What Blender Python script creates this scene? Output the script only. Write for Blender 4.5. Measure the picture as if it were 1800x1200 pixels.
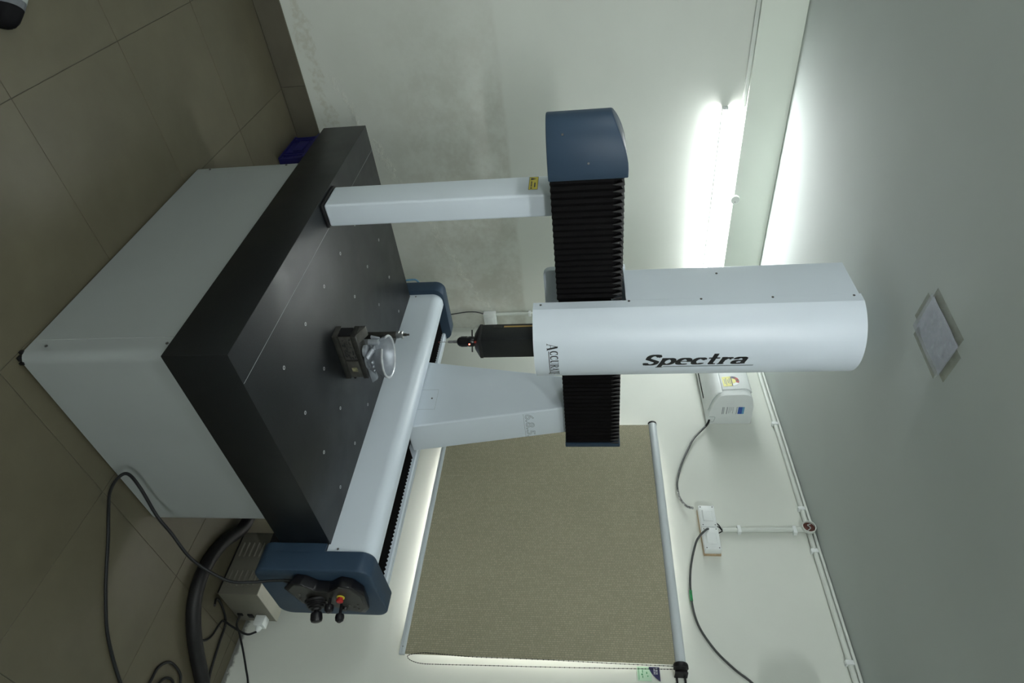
import bpy, bmesh, math, random
from mathutils import Vector, Matrix
random.seed(7)
R_ = math.radians
scene = bpy.context.scene
for o in list(bpy.data.objects):
    bpy.data.objects.remove(o, do_unlink=True)
COL = scene.collection

# ------------------------------------------------------------------ camera
CAM_H, YAW, PITCH, ROLL, FPX = 1.7656, 49.1189, -7.046, -1.2667, 1103.395
yw, pt, rl = R_(YAW), R_(PITCH), R_(ROLL)
Fv = Vector((math.cos(pt) * math.cos(yw), math.cos(pt) * math.sin(yw), math.sin(pt)))
Rv = Fv.cross(Vector((0, 0, 1))).normalized()
Uv = Rv.cross(Fv)
Rv, Uv = math.cos(rl) * Rv + math.sin(rl) * Uv, -math.sin(rl) * Rv + math.cos(rl) * Uv
cam_d = bpy.data.cameras.new('camera')
cam = bpy.data.objects.new('camera', cam_d)
COL.objects.link(cam)
# the photographer held the camera turned on its side: image right is up in the room
cx, cy, cz = Uv, -Rv, -Fv
cam.matrix_world = Matrix(((cx.x, cy.x, cz.x, 0), (cx.y, cy.y, cz.y, 0), (cx.z, cy.z, cz.z, CAM_H), (0, 0, 0, 1)))
cam_d.sensor_fit = 'HORIZONTAL'
cam_d.sensor_width = 36.0
cam_d.lens = 36.0 * FPX / 1800.0
cam_d.clip_start = 0.02
scene.camera = cam

# ------------------------------------------------------------------ world, exposure
world = bpy.data.worlds.new('world')
scene.world = world
world.use_nodes = True
world.node_tree.nodes['Background'].inputs[0].default_value = (1.0, 0.97, 0.9, 1)
world.node_tree.nodes['Background'].inputs[1].default_value = 1.0
vs = scene.view_settings
vs.view_transform = 'Standard'
vs.look = 'None'
vs.gamma = 1.0
vs.use_curve_mapping = False
vs.exposure = -0.21
TUBE_NEAR = 205.0      # emission of the tube on the back wall
TUBE_CEIL = 150.0      # emission of the tube on the ceiling behind the camera
TUBE_FRONT = 700.0    # emission of the tube on the wall behind the camera
FILL_LEFT = 235.0     # emission of the unseen fill tube added on the left wall
DAYLIGHT = 13.0       # daylight in the frosted window panes
scene.cycles.max_bounces = 10
scene.cycles.diffuse_bounces = 6
scene.cycles.use_denoising = True

# ------------------------------------------------------------------ room numbers (metres)
XB, YA, ZC = 3.012, 3.653, 2.904      # right wall, back wall, ceiling
XL, YF = -1.35, -1.75                 # left wall, front wall (behind the camera)

# ================================================================== materials
MATS = {}
def new_mat(name):
    m = bpy.data.materials.new(name)
    m.use_nodes = True
    nt = m.node_tree
    b = nt.nodes['Principled BSDF']
    MATS[name] = m
    return m, nt, b

def srgb(r, g, b):
    f = lambda c: (c / 255 / 12.92) if c <= 10 else ((c / 255 + 0.055) / 1.055) ** 2.4
    return (f(r), f(g), f(b), 1.0)

def coord(nt, scale=(1, 1, 1), kind='Object'):
    tc = nt.nodes.new('ShaderNodeTexCoord')
    mp = nt.nodes.new('ShaderNodeMapping')
    mp.inputs['Scale'].default_value = scale
    nt.links.new(tc.outputs[kind], mp.inputs['Vector'])
    return mp.outputs['Vector']

def noise(nt, vec, scale, detail=3.0, rough=0.5):
    n = nt.nodes.new('ShaderNodeTexNoise')
    n.inputs['Scale'].default_value = scale
    n.inputs['Detail'].default_value = detail
    n.inputs['Roughness'].default_value = rough
    nt.links.new(vec, n.inputs['Vector'])
    return n.outputs['Fac']

def ramp(nt, fac, stops):
    r = nt.nodes.new('ShaderNodeValToRGB')
    el = r.color_ramp.elements
    while len(el) < len(stops):
        el.new(0.5)
    for e, (p, c) in zip(el, stops):
        e.position = p
        e.color = c
    nt.links.new(fac, r.inputs['Fac'])
    return r.outputs['Color']

def mixc(nt, fac, a, b, mode='MIX'):
    n = nt.nodes.new('ShaderNodeMix')
    n.data_type = 'RGBA'
    n.blend_type = mode
    for sock, v in ((n.inputs[0], fac), (n.inputs[6], a), (n.inputs[7], b)):
        if hasattr(v, 'is_output'):
            nt.links.new(v, sock)
        else:
            sock.default_value = v
    return n.outputs[2]

def mathn(nt, op, a, b=None, c=None):
    n = nt.nodes.new('ShaderNodeMath')
    n.operation = op
    for i, v in enumerate((a, b, c)):
        if v is None:
            continue
        if hasattr(v, 'is_output'):
            nt.links.new(v, n.inputs[i])
        else:
            n.inputs[i].default_value = v
    return n.outputs[0]

def smooth(nt, v, lo, hi):
    n = nt.nodes.new('ShaderNodeMapRange')
    n.interpolation_type = 'SMOOTHSTEP'
    n.inputs['From Min'].default_value = lo
    n.inputs['From Max'].default_value = hi
    nt.links.new(v, n.inputs['Value'])
    return n.outputs[0]

def bump(nt, b, height, strength=0.2, dist=0.002):
    n = nt.nodes.new('ShaderNodeBump')
    n.inputs['Strength'].default_value = strength
    n.inputs['Distance'].default_value = dist
    nt.links.new(height, n.inputs['Height'])
    nt.links.new(n.outputs['Normal'], b.inputs['Normal'])

def plain(name, col, rough=0.5, metal=0.0, var=0.06, scale=12.0, spec=0.5, bmp=0.0, bscale=200.0):
    """principled colour with a gentle procedural mottle"""
    m, nt, b = new_mat(name)
    v = coord(nt)
    f = noise(nt, v, scale, 3.0)
    dark = tuple(c * (1 - var) for c in col[:3]) + (1,)
    lite = tuple(min(1, c * (1 + var)) for c in col[:3]) + (1,)
    nt.links.new(ramp(nt, f, [(0.3, dark), (0.7, lite)]), b.inputs['Base Color'])
    b.inputs['Roughness'].default_value = rough
    b.inputs['Metallic'].default_value = metal
    b.inputs['Specular IOR Level'].default_value = spec
    if bmp:
        bump(nt, b, noise(nt, v, bscale, 2.0), bmp)
    return m

def emit(name, col, strength):
    m, nt, b = new_mat(name)
    b.inputs['Base Color'].default_value = (0.8, 0.8, 0.8, 1)
    b.inputs['Emission Color'].default_value = col
    b.inputs['Emission Strength'].default_value = strength
    return m

WALLC = (0.665, 0.695, 0.645, 1)
def wall_mat(name, stained):
    m, nt, b = new_mat(name)
    v = coord(nt)
    f = noise(nt, v, 2.2, 5.0, 0.6)
    base = ramp(nt, f, [(0.3, tuple(c * 0.94 for c in WALLC[:3]) + (1,)), (0.75, WALLC)])
    sp = nt.nodes.new('ShaderNodeSeparateXYZ')
    nt.links.new(v, sp.inputs[0])
    n2 = noise(nt, v, 7.0, 6.0, 0.65)
    n3 = noise(nt, v, 34.0, 4.0, 0.6)
    if stained:
        # darker blotched band of wall below about 1.3 m, crisp upper edge to the right, damp patches over the skirting
        zz = mathn(nt, 'ADD', sp.outputs[2], mathn(nt, 'MULTIPLY', n2, 0.06))
        up = mathn(nt, 'SUBTRACT', 1.0, smooth(nt, zz, 1.315, 1.345))
        lo = smooth(nt, zz, 0.30, 0.95)
        xr = smooth(nt, sp.outputs[0], 0.2, 2.0)
        blot = smooth(nt, mathn(nt, 'ADD', mathn(nt, 'MULTIPLY', n2, 0.75), mathn(nt, 'MULTIPLY', n3, 0.25)), 0.36, 0.64)
        k = mathn(nt, 'MULTIPLY', mathn(nt, 'MULTIPLY', up, lo), mathn(nt, 'MULTIPLY', xr, mathn(nt, 'ADD', 0.25, mathn(nt, 'MULTIPLY', blot, 0.75))))
        col = mixc(nt, mathn(nt, 'MULTIPLY', k, 0.5), base, (0.36, 0.35, 0.29, 1))
        # tide mark just above the skirting tiles
        zt = mathn(nt, 'ADD', sp.outputs[2], mathn(nt, 'ADD', mathn(nt, 'MULTIPLY', mathn(nt, 'SUBTRACT', n2, 0.5), 0.30), mathn(nt, 'MULTIPLY', mathn(nt, 'SUBTRACT', n3, 0.5), 0.08)))
        tide = mathn(nt, 'MULTIPLY', smooth(nt, zt, 0.17, 0.21), mathn(nt, 'SUBTRACT', 1.0, smooth(nt, zt, 0.27, 0.285)))
        col = mixc(nt, mathn(nt, 'MULTIPLY', mathn(nt, 'MULTIPLY', tide, smooth(nt, n3, 0.35, 0.65)), 0.30), col, (0.36, 0.33, 0.22, 1))
        # a line of flaking plaster climbing to the right
        sl = mathn(nt, 'SUBTRACT', sp.outputs[2], mathn(nt, 'MULTIPLY_ADD', sp.outputs[0], 0.40, -0.13))
        fl = mathn(nt, 'ABSOLUTE', mathn(nt, 'ADD', sl, mathn(nt, 'MULTIPLY', mathn(nt, 'SUBTRACT', n2, 0.5), 0.2)))
        fk = mathn(nt, 'MULTIPLY', mathn(nt, 'SUBTRACT', 1.0, smooth(nt, fl, 0.0, 0.035)), smooth(nt, n3, 0.42, 0.6))
        fk = mathn(nt, 'MULTIPLY', fk, smooth(nt, sp.outputs[0], 1.0, 1.2))
        col = mixc(nt, mathn(nt, 'MULTIPLY', fk, 0.35), col, (0.75, 0.76, 0.68, 1))
        nt.links.new(col, b.inputs['Base Color'])
        h = mathn(nt, 'ADD', mathn(nt, 'MULTIPLY', fk, 1.0), mathn(nt, 'MULTIPLY', n3, 0.15))
        bump(nt, b, h, 0.5, 0.003)
    else:
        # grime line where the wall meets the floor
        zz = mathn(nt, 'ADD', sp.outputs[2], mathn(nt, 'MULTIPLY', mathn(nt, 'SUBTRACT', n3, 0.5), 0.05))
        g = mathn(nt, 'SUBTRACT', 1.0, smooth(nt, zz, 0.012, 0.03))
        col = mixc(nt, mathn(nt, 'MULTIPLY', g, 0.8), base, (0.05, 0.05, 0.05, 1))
        nt.links.new(col, b.inputs['Base Color'])
        bump(nt, b, n3, 0.08, 0.002)
    b.inputs['Roughness'].default_value = 0.75
    return m
wall_mat('wall_stained', True)
wall_mat('wall_clean', False)
plain('ceiling_paint', (0.46, 0.50, 0.485, 1), 0.8, var=0.04, scale=1.5, bmp=0.05, bscale=30)
plain('soffit_paint', (0.70, 0.75, 0.68, 1), 0.7, var=0.03, scale=2)

def tile_mat():
    m, nt, b = new_mat('floor_tile')
    v = coord(nt)
    oi = nt.nodes.new('ShaderNodeObjectInfo')
    f = noise(nt, v, 5.0, 5.0, 0.6)
    c = ramp(nt, f, [(0.3, (0.074, 0.066, 0.042, 1)), (0.7, (0.092, 0.083, 0.054, 1))])
    tint = ramp(nt, oi.outputs['Random'], [(0.0, (0.92, 0.92, 0.92, 1)), (1.0, (1, 1, 1, 1))])
    nt.links.new(mixc(nt, 1.0, c, tint, 'MULTIPLY'), b.inputs['Base Color'])
    rf = ramp(nt, noise(nt, v, 3.0, 3.0), [(0.3, (0.36,) * 3 + (1,)), (0.7, (0.48,) * 3 + (1,))])
    b.inputs['Specular IOR Level'].default_value = 0.4
    nt.links.new(rf, b.inputs['Roughness'])
    return m
tile_mat()
plain('grout', (0.07, 0.065, 0.05, 1), 0.9)
plain('skirting_tile', (0.100, 0.091, 0.068, 1), 0.5, var=0.1, scale=6, spec=0.35)

WHITE = (0.63, 0.70, 0.775, 1)
plain('machine_white', WHITE, 0.38, var=0.015, scale=4)
plain('cabinet_white_dimmed', (0.27, 0.295, 0.295, 1), 0.4, var=0.02, scale=4)  # the machine's white darkened, lens falloff at the frame edge put into the colour
plain('machine_blue', (0.024, 0.046, 0.078, 1), 0.48, var=0.05, scale=5, spec=0.28)
plain('rubber_black', (0.007, 0.007, 0.008, 1), 0.5, var=0.2, spec=0.3)
plain('bellows_cloth', (0.0030, 0.0027, 0.0031, 1), 0.6, var=0.2, scale=40, spec=0.05)
plain('cloth_lit', (0.030, 0.029, 0.031, 1), 0.45, var=0.3, scale=60, spec=0.3)  # bellows cloth made paler, as if its corners catch the light
plain('dark_plastic', (0.009, 0.009, 0.010, 1), 0.35, var=0.15, spec=0.35)
plain('grip_plastic', (0.007, 0.007, 0.009, 1), 0.28, var=0.15, spec=0.35)
plain('panel_grey', (0.016, 0.0155, 0.014, 1), 0.4, var=0.1)
plain('steel', (0.45, 0.46, 0.47, 1), 0.3, metal=1.0, var=0.1, scale=30)
plain('dark_steel', (0.030, 0.030, 0.027, 1), 0.45, metal=0.4, var=0.35, scale=25)
plain('steel_edge', (0.085, 0.083, 0.075, 1), 0.4, metal=0.5, var=0.25, scale=30)
plain('cast_aluminium', (0.34, 0.37, 0.41, 1), 0.48, metal=0.6, var=0.16, scale=22, bmp=0.1, bscale=150)
plain('rim_highlight', (0.62, 0.65, 0.68, 1), 0.32, metal=0.5, var=0.1, scale=40)
plain('screw_metal', (0.12, 0.12, 0.12, 1), 0.35, metal=0.8)
plain('insert_metal', (0.40, 0.41, 0.42, 1), 0.35, metal=0.5)
plain('brass_strip', (0.42, 0.28, 0.10, 1), 0.35, metal=0.6)
plain('seam', (0.36, 0.41, 0.43, 1), 0.7)
plain('scribe', (0.22, 0.235, 0.24, 1), 0.6)
plain('ink', (0.008, 0.009, 0.011, 1), 0.4)
plain('ink_grey', (0.17, 0.21, 0.23, 1), 0.4)
plain('ink_light', (0.25, 0.30, 0.31, 1), 0.5)
plain('yellow', (0.62, 0.52, 0.05, 1), 0.45)
plain('pale_yellow', (0.68, 0.66, 0.22, 1), 0.5)
plain('old_label', (0.20, 0.19, 0.11, 1), 0.6, var=0.5, scale=120)
plain('red', (0.34, 0.012, 0.012, 1), 0.4)
plain('dark_red', (0.10, 0.03, 0.022, 1), 0.5)
plain('white_plastic', (0.74, 0.78, 0.78, 1), 0.35, var=0.03)
plain('pipe_plastic', (0.62, 0.66, 0.62, 1), 0.4, var=0.06, scale=8)
plain('pipe_plastic_grey', (0.13, 0.135, 0.14, 1), 0.35, var=0.1)
plain('wood_board', (0.45, 0.33, 0.20, 1), 0.6, var=0.15, scale=20)
plain('blue_plastic', (0.012, 0.012, 0.105, 1), 0.45, var=0.1)
plain('blind_rail', (0.52, 0.57, 0.60, 1), 0.35, var=0.03)
plain('cream_metal', (0.34, 0.34, 0.29, 1), 0.45, var=0.05)
plain('box_grey', (0.15, 0.145, 0.118, 1), 0.5, var=0.06)
plain('cable_black', (0.007, 0.008, 0.009, 1), 0.5, var=0.2, spec=0.25)
plain('cable_grey', (0.055, 0.06, 0.06, 1), 0.45, var=0.2, scale=60)
plain('tape_green', (0.02, 0.22, 0.07, 1), 0.4, var=0.2, scale=60)
plain('tape_white', (0.27, 0.28, 0.28, 1), 0.4, var=0.9, scale=90)
plain('paper', (0.58, 0.60, 0.68, 1), 0.6, var=0.05, scale=15)
plain('paper_white', (0.85, 0.85, 0.83, 1), 0.8, var=0.02)
plain('card_green', (0.45, 0.66, 0.49, 1), 0.5, var=0.05)
plain('navy', (0.015, 0.015, 0.075, 1), 0.4)
plain('label_blue', (0.03, 0.09, 0.36, 1), 0.4)
plain('label_sky', (0.12, 0.33, 0.52, 1), 0.4)
plain('shoe_black', (0.003, 0.003, 0.004, 1), 0.7, spec=0.1)
plain('shoe_grey', (0.10, 0.11, 0.12, 1), 0.8, var=0.15, scale=60)
plain('shoe_pale', (0.27, 0.30, 0.29, 1), 0.8, var=0.1, scale=60)
plain('hose_blue', (0.12, 0.28, 0.42, 1), 0.3)
emit('tube_glow', (0.965, 1.0, 0.995, 1), TUBE_NEAR)
emit('ceiling_tube_glow', (0.965, 1.0, 0.995, 1), TUBE_CEIL)
emit('front_tube_glow', (0.965, 1.0, 0.995, 1), TUBE_FRONT)
emit('left_fill_glow', (0.965, 1.0, 0.995, 1), FILL_LEFT)
emit('led_red', (1.0, 0.10, 0.05, 1), 14.0)
emit('window_daylight', (1.0, 0.945, 0.92, 1), DAYLIGHT)

def granite_mat():
    m, nt, b = new_mat('granite')
    v = coord(nt)
    f = noise(nt, v, 420.0, 2.0, 0.6)
    c = ramp(nt, f, [(0.35, (0.0016, 0.0021, 0.0026, 1)), (0.62, (0.005, 0.0066, 0.0082, 1)), (0.78, (0.030, 0.038, 0.046, 1))])
    nt.links.new(c, b.inputs['Base Color'])
    rr = ramp(nt, noise(nt, v, 6.0, 4.0), [(0.3, (0.38,) * 3 + (1,)), (0.7, (0.48,) * 3 + (1,))])
    nt.links.new(rr, b.inputs['Roughness'])
    b.inputs['Specular IOR Level'].default_value = 0.40
    return m
granite_mat()

def fabric_mat():
    m, nt, b = new_mat('blind_fabric')
    tc = nt.nodes.new('ShaderNodeTexCoord')
    sp = nt.nodes.new('ShaderNodeSeparateXYZ')
    cb = nt.nodes.new('ShaderNodeCombineXYZ')
    nt.links.new(tc.outputs['Object'], sp.inputs[0])
    nt.links.new(sp.outputs[2], cb.inputs[0])
    nt.links.new(sp.outputs[1], cb.inputs[1])
    br = nt.nodes.new('ShaderNodeTexBrick')
    nt.links.new(cb.outputs[0], br.inputs['Vector'])
    br.inputs['Scale'].default_value = 1.0
    br.inputs['Brick Width'].default_value = 0.013
    br.inputs['Row Height'].default_value = 0.0095
    br.inputs['Mortar Size'].default_value = 0.0016
    br.inputs['Mortar Smooth'].default_value = 0.3
    br.offset = 0.37
    br.squash = 1.6
    br.squash_frequency = 3
    br.inputs['Color1'].default_value = (0.37, 0.338, 0.24, 1)
    br.inputs['Color2'].default_value = (0.29, 0.275, 0.19, 1)
    br.inputs['Mortar'].default_value = (0.245, 0.232, 0.160, 1)
    n = noise(nt, tc.outputs['Object'], 3.0, 3.0)
    tint = ramp(nt, n, [(0.3, (0.93, 0.93, 0.93, 1)), (0.7, (1, 1, 1, 1))])
    nt.links.new(mixc(nt, 1.0, br.outputs['Color'], tint, 'MULTIPLY'), b.inputs['Base Color'])
    b.inputs['Roughness'].default_value = 0.85
    return m
fabric_mat()

def film_mat(name, col, alpha, rough):
    m, nt, b = new_mat(name)
    v = coord(nt)
    b.inputs['Base Color'].default_value = col
    b.inputs['Roughness'].default_value = rough
    f = noise(nt, v, 40.0, 2.0)
    a = ramp(nt, f, [(0.3, (alpha * 0.8,) * 3 + (1,)), (0.7, (min(1, alpha * 1.2),) * 3 + (1,))])
    nt.links.new(a, b.inputs['Alpha'])
    bump(nt, b, f, 0.3, 0.001)
    return m
film_mat('clear_tape', (0.40, 0.41, 0.33, 1), 0.36, 0.15)
film_mat('clear_film', (0.48, 0.50, 0.55, 1), 0.35, 0.12)

# ================================================================== mesh helpers
class MB:
    def __init__(self):
        self.bm = bmesh.new()
    def poly(self, pts):
        vs_ = [self.bm.verts.new(p) for p in pts]
        try:
            return self.bm.faces.new(vs_)
        except ValueError:
            return None
    def box(self, x0, x1, y0, y1, z0, z1):
        c = [self.bm.verts.new((x, y, z)) for x in (x0, x1) for y in (y0, y1) for z in (z0, z1)]
        for q in ((0, 1, 3, 2), (4, 6, 7, 5), (0, 4, 5, 1), (2, 3, 7, 6), (0, 2, 6, 4), (1, 5, 7, 3)):
            self.bm.faces.new([c[i] for i in q])
        return self
    def hexa(self, b, t):
        """b, t: four bottom and four top points in the same order"""
        n = len(b)
        B = [self.bm.verts.new(p) for p in b]
        T = [self.bm.verts.new(p) for p in t]
        self.bm.faces.new(B[::-1]); self.bm.faces.new(T)
        for i in range(n):
            self.bm.faces.new((B[i], B[(i + 1) % n], T[(i + 1) % n], T[i]))
        return self
    def prism(self, pts, axis, a, b):
        """pts: 2-D outline in the plane normal to axis, swept from a to b"""
        def P(u, v, w):
            return {'x': (w, u, v), 'y': (u, w, v), 'z': (u, v, w)}[axis]
        return self.hexa([P(u, v, a) for u, v in pts], [P(u, v, b) for u, v in pts])
    def ring(self, c, ax1, ax2, r, n):
        return [self.bm.verts.new(Vector(c) + Vector(ax1) * (r * math.cos(2 * math.pi * i / n)) + Vector(ax2) * (r * math.sin(2 * math.pi * i / n))) for i in range(n)]
    def lathe(self, c, d, prof, n=24, a0=0.0, a1=None, caps=True):
        """prof: (distance along d, radius)"""
        d = Vector(d).normalized()
        u = d.orthogonal().normalized(); v = d.cross(u)
        rings = [self.ring(Vector(c) + d * s, u, v, max(r, 1e-5), n) for s, r in prof]
        for A, B in zip(rings, rings[1:]):
            for i in range(n):
                self.bm.faces.new((A[i], A[(i + 1) % n], B[(i + 1) % n], B[i]))
        if caps:
            self.bm.faces.new(rings[0][::-1]); self.bm.faces.new(rings[-1])
        return self
    def cyl(self, p0, p1, r0, r1=None, n=16):
        p0, p1 = Vector(p0), Vector(p1)
        L = (p1 - p0).length
        return self.lathe(p0, p1 - p0, [(0, r0), (L, r0 if r1 is None else r1)], n)
    def tube(self, pts, r, n=8, closed=False):
        pts = [Vector(p) for p in pts]
        rings = []
        up = Vector((0.13, 0.27, 0.95)).normalized()
        m = len(pts)
        for i, p in enumerate(pts):
            a = pts[(i - 1) % m] if (i or closed) else p
            b = pts[(i + 1) % m] if (i < m - 1 or closed) else p
            t = (b - a).normalized()
            u = (up - t * up.dot(t))
            if u.length < 1e-4:
                u = t.orthogonal()
            u.normalize(); up = u
            rr = r(i / (m - 1)) if callable(r) else r
            rings.append(self.ring(p, u, t.cross(u), rr, n))
        for A, B in list(zip(rings, rings[1:])) + ([(rings[-1], rings[0])] if closed else []):
            for i in range(n):
                self.bm.faces.new((A[i], A[(i + 1) % n], B[(i + 1) % n], B[i]))
        if not closed:
            self.bm.faces.new(rings[0][::-1]); self.bm.faces.new(rings[-1])
        return self
    def sphere(self, c, r, n=12, m=8, sx=1, sy=1, sz=1):
        M = Matrix.Translation(c) @ Matrix.Diagonal((sx, sy, sz, 1))
        bmesh.ops.create_uvsphere(self.bm, u_segments=n, v_segments=m, radius=r, matrix=M)
        return self
    def build(self, name, mat, parent=None, bevel=0.0, seg=2, angle=35, smooth=True):
        bm = self.bm
        bmesh.ops.recalc_face_normals(bm, faces=bm.faces[:])
        if bevel:
            bmesh.ops.remove_doubles(bm, verts=bm.verts[:], dist=1e-6)
            es = [e for e in bm.edges if e.is_manifold and e.calc_face_angle(0) > R_(30)]
            bmesh.ops.bevel(bm, geom=es, offset=bevel, segments=seg, affect='EDGES', clamp_overlap=True, profile=0.5)
        me = bpy.data.meshes.new(name)
        bm.to_mesh(me); bm.free()
        me.materials.append(MATS[mat])
        if smooth:
            me.polygons.foreach_set('use_smooth', [True] * len(me.polygons))
            me.set_sharp_from_angle(angle=R_(angle))
        o = bpy.data.objects.new(name, me)
        COL.objects.link(o)
        if parent:
            o.parent = parent
        return o

def tag(o, label, cat, group=None):
    o['label'] = label; o['category'] = cat
    if group:
        o['group'] = group
    return o
def empty(name, loc=(0, 0, 0), rz=0.0):
    o = bpy.data.objects.new(name, None)
    o.empty_display_size = 0.1
    o.location = loc; o.rotation_euler = (0, 0, rz)
    COL.objects.link(o)
    return o
def struct(o):
    o['kind'] = 'structure'
    return o
def share(src, name, loc, parent, rot=None):
    o = bpy.data.objects.new(name, src.data)
    COL.objects.link(o)
    o.location = loc; o.parent = parent
    if rot:
        o.rotation_euler = rot
    return o
def catmull(pts, k=8, closed=False):
    P = [Vector(p) for p in pts]
    out = []
    n = len(P)
    rng = range(n if closed else n - 1)
    for i in rng:
        p1, p2 = P[i], P[(i + 1) % n]
        p0 = P[i - 1] if (i > 0 or closed) else p1 * 2 - p2
        p3 = P[(i + 2) % n] if (i + 2 < n or closed) else p2 * 2 - p1
        for j in range(k):
            t = j / k
            out.append(0.5 * ((2 * p1) + (p2 - p0) * t + (2 * p0 - 5 * p1 + 4 * p2 - p3) * t * t + (3 * p1 - p0 - 3 * p2 + p3) * t ** 3))
    if not closed:
        out.append(P[-1])
    return out
def rrect(x0, x1, y0, y1, r, k=5, corners=(1, 1, 1, 1)):
    """rounded rectangle outline, corners: lower-left, lower-right, upper-right, upper-left"""
    out = []
    for (cx_, cy_, sx, sy, a), on in zip(((x0, y0, 1, 1, 180), (x1, y0, -1, 1, 270), (x1, y1, -1, -1, 0), (x0, y1, 1, -1, 90)), corners):
        if not on:
            out.append((cx_, cy_)); continue
        for i in range(k + 1):
            t = R_(a + 90 * i / k)
            out.append((cx_ + sx * r + r * math.cos(t), cy_ + sy * r + r * math.sin(t)))
    return out

# ================================================================== the room
TX, TY, T = 0.547, 1.8363, 0.60
floor = struct(MB().box(XL - .1, XB + .1, YF - .1, YA + .1, -0.06, -0.003).build('floor', 'grout', smooth=False))
tile_src = None
g = 0.0011
for i in range(-4, 5):
    for j in range(-7, 4):
        x0, y0 = TX + i * T, TY + j * T
        x1, y1 = x0 + T, y0 + T
        cx0, cx1, cy0, cy1 = max(x0 + g, XL), min(x1 - g, XB), max(y0 + g, YF), min(y1 - g, YA)
        if cx1 - cx0 < 0.02 or cy1 - cy0 < 0.02:
            continue
        full = (cx1 - cx0 > T - 3 * g) and (cy1 - cy0 > T - 3 * g)
        if full and tile_src is not None:
            share(tile_src, 'floor_tile', (x0, y0, random.uniform(-4e-4, 0)), floor)
            continue
        t = MB().box(cx0 - x0, cx1 - x0, cy0 - y0, cy1 - y0, -0.003, 0.0).build('floor_tile', 'floor_tile', floor, bevel=0.0007, seg=1)
        t.location = (x0, y0, 0)
        if full:
            tile_src = t
struct(MB().box(XL - .1, XB + .1, YF - .1, YA + .1, ZC, ZC + .1).build('ceiling', 'ceiling_paint', smooth=False))
struct(MB().box(XL - .1, XB + .3, YA, YA + .1, 0, ZC).build('wall_back', 'wall_stained', smooth=False))
struct(MB().box(XL - .1, XL, YF, YA, 0, ZC).build('wall_left', 'wall_clean', smooth=False))
struct(MB().box(XL - .1, XB + .3, YF - .1, YF, 0, ZC).build('wall_front', 'wall_clean', smooth=False))
WY0, WY1, WZ0, WZ1 = 1.365, 2.52, 0.868, 2.04     # window opening
wr = MB()
D = 0.20
ys, zs = [YF, WY0, WY1, YA], [0, WZ0, WZ1, ZC]
for i in range(3):
    for j in range(3):
        if i == 1 and j == 1:
            continue
        for x in (XB, XB + D):
            wr.poly([(x, ys[i], zs[j]), (x, ys[i + 1], zs[j]), (x, ys[i + 1], zs[j + 1]), (x, ys[i], zs[j + 1])])
a, b_ = XB, XB + D
wr.poly([(a, WY0, WZ0), (a, WY1, WZ0), (b_, WY1, WZ0), (b_, WY0, WZ0)])
wr.poly([(a, WY0, WZ1), (a, WY1, WZ1), (b_, WY1, WZ1), (b_, WY0, WZ1)])
wr.poly([(a, WY0, WZ0), (a, WY0, WZ1), (b_, WY0, WZ1), (b_, WY0, WZ0)])
wr.poly([(a, WY1, WZ0), (a, WY1, WZ1), (b_, WY1, WZ1), (b_, WY1, WZ0)])
for u, v in ((YF, YF), (YA, YA)):
    wr.poly([(a, u, 0), (a, u, ZC), (b_, u, ZC), (b_, u, 0)])
bmesh.ops.remove_doubles(wr.bm, verts=wr.bm.verts[:], dist=1e-5)
struct(wr.build('wall_right', 'wall_clean', smooth=False))
# window behind the blind
win = struct(empty('window_1', (XB + 0.15, 0, 0)))
fr = MB()
ym = (WY0 + WY1) / 2
for y0, y1 in ((WY0, WY0 + .05), (ym - .03, ym + .03), (WY1 - .05, WY1)):
    fr.box(-.02, .03, y0, y1, WZ0, WZ1)
for z0, z1 in ((WZ0, WZ0 + .05), (WZ1 - .05, WZ1)):
    fr.box(-.02, .03, WY0, WY1, z0, z1)
fr.build('window_frame', 'white_plastic', win)
for y0, y1 in ((WY0 + .05, ym - .03), (ym + .03, WY1 - .05)):
    MB().box(0.0, 0.006, y0, y1, WZ0 + .05, WZ1 - .05).build('pane', 'window_daylight', win, smooth=False)
# skirting tiles along the back wall
base = struct(MB().box(XL, XB, YA - 0.004, YA - 0.0005, 0, 0.145).build('baseboard_back', 'grout', smooth=False))
x = 1.14 - 5 * T
sk = None
while x < XB - 0.02:
    x0, x1 = max(x + .001, XL + .001), min(x + T - .001, XB - .002)
    if x1 - x0 > .02:
        if sk is not None and x1 - x0 > T - .004:
            share(sk, 'skirting_tile', (x, 0, 0), base)
        else:
            t = MB().box(x0 - x, x1 - x, YA - .012, YA - .003, 0.0005, 0.1465).build('skirting_tile', 'skirting_tile', base, bevel=0.001, seg=1)
            t.location = (x, 0, 0)
            if x1 - x0 > T - .004:
                sk = t
    x += T
# shallow soffit beam along the top of the back wall
struct(MB().box(XL, XB, YA - 0.035, YA, 2.672, ZC).build('trim_1', 'soffit_paint', smooth=False))

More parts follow.
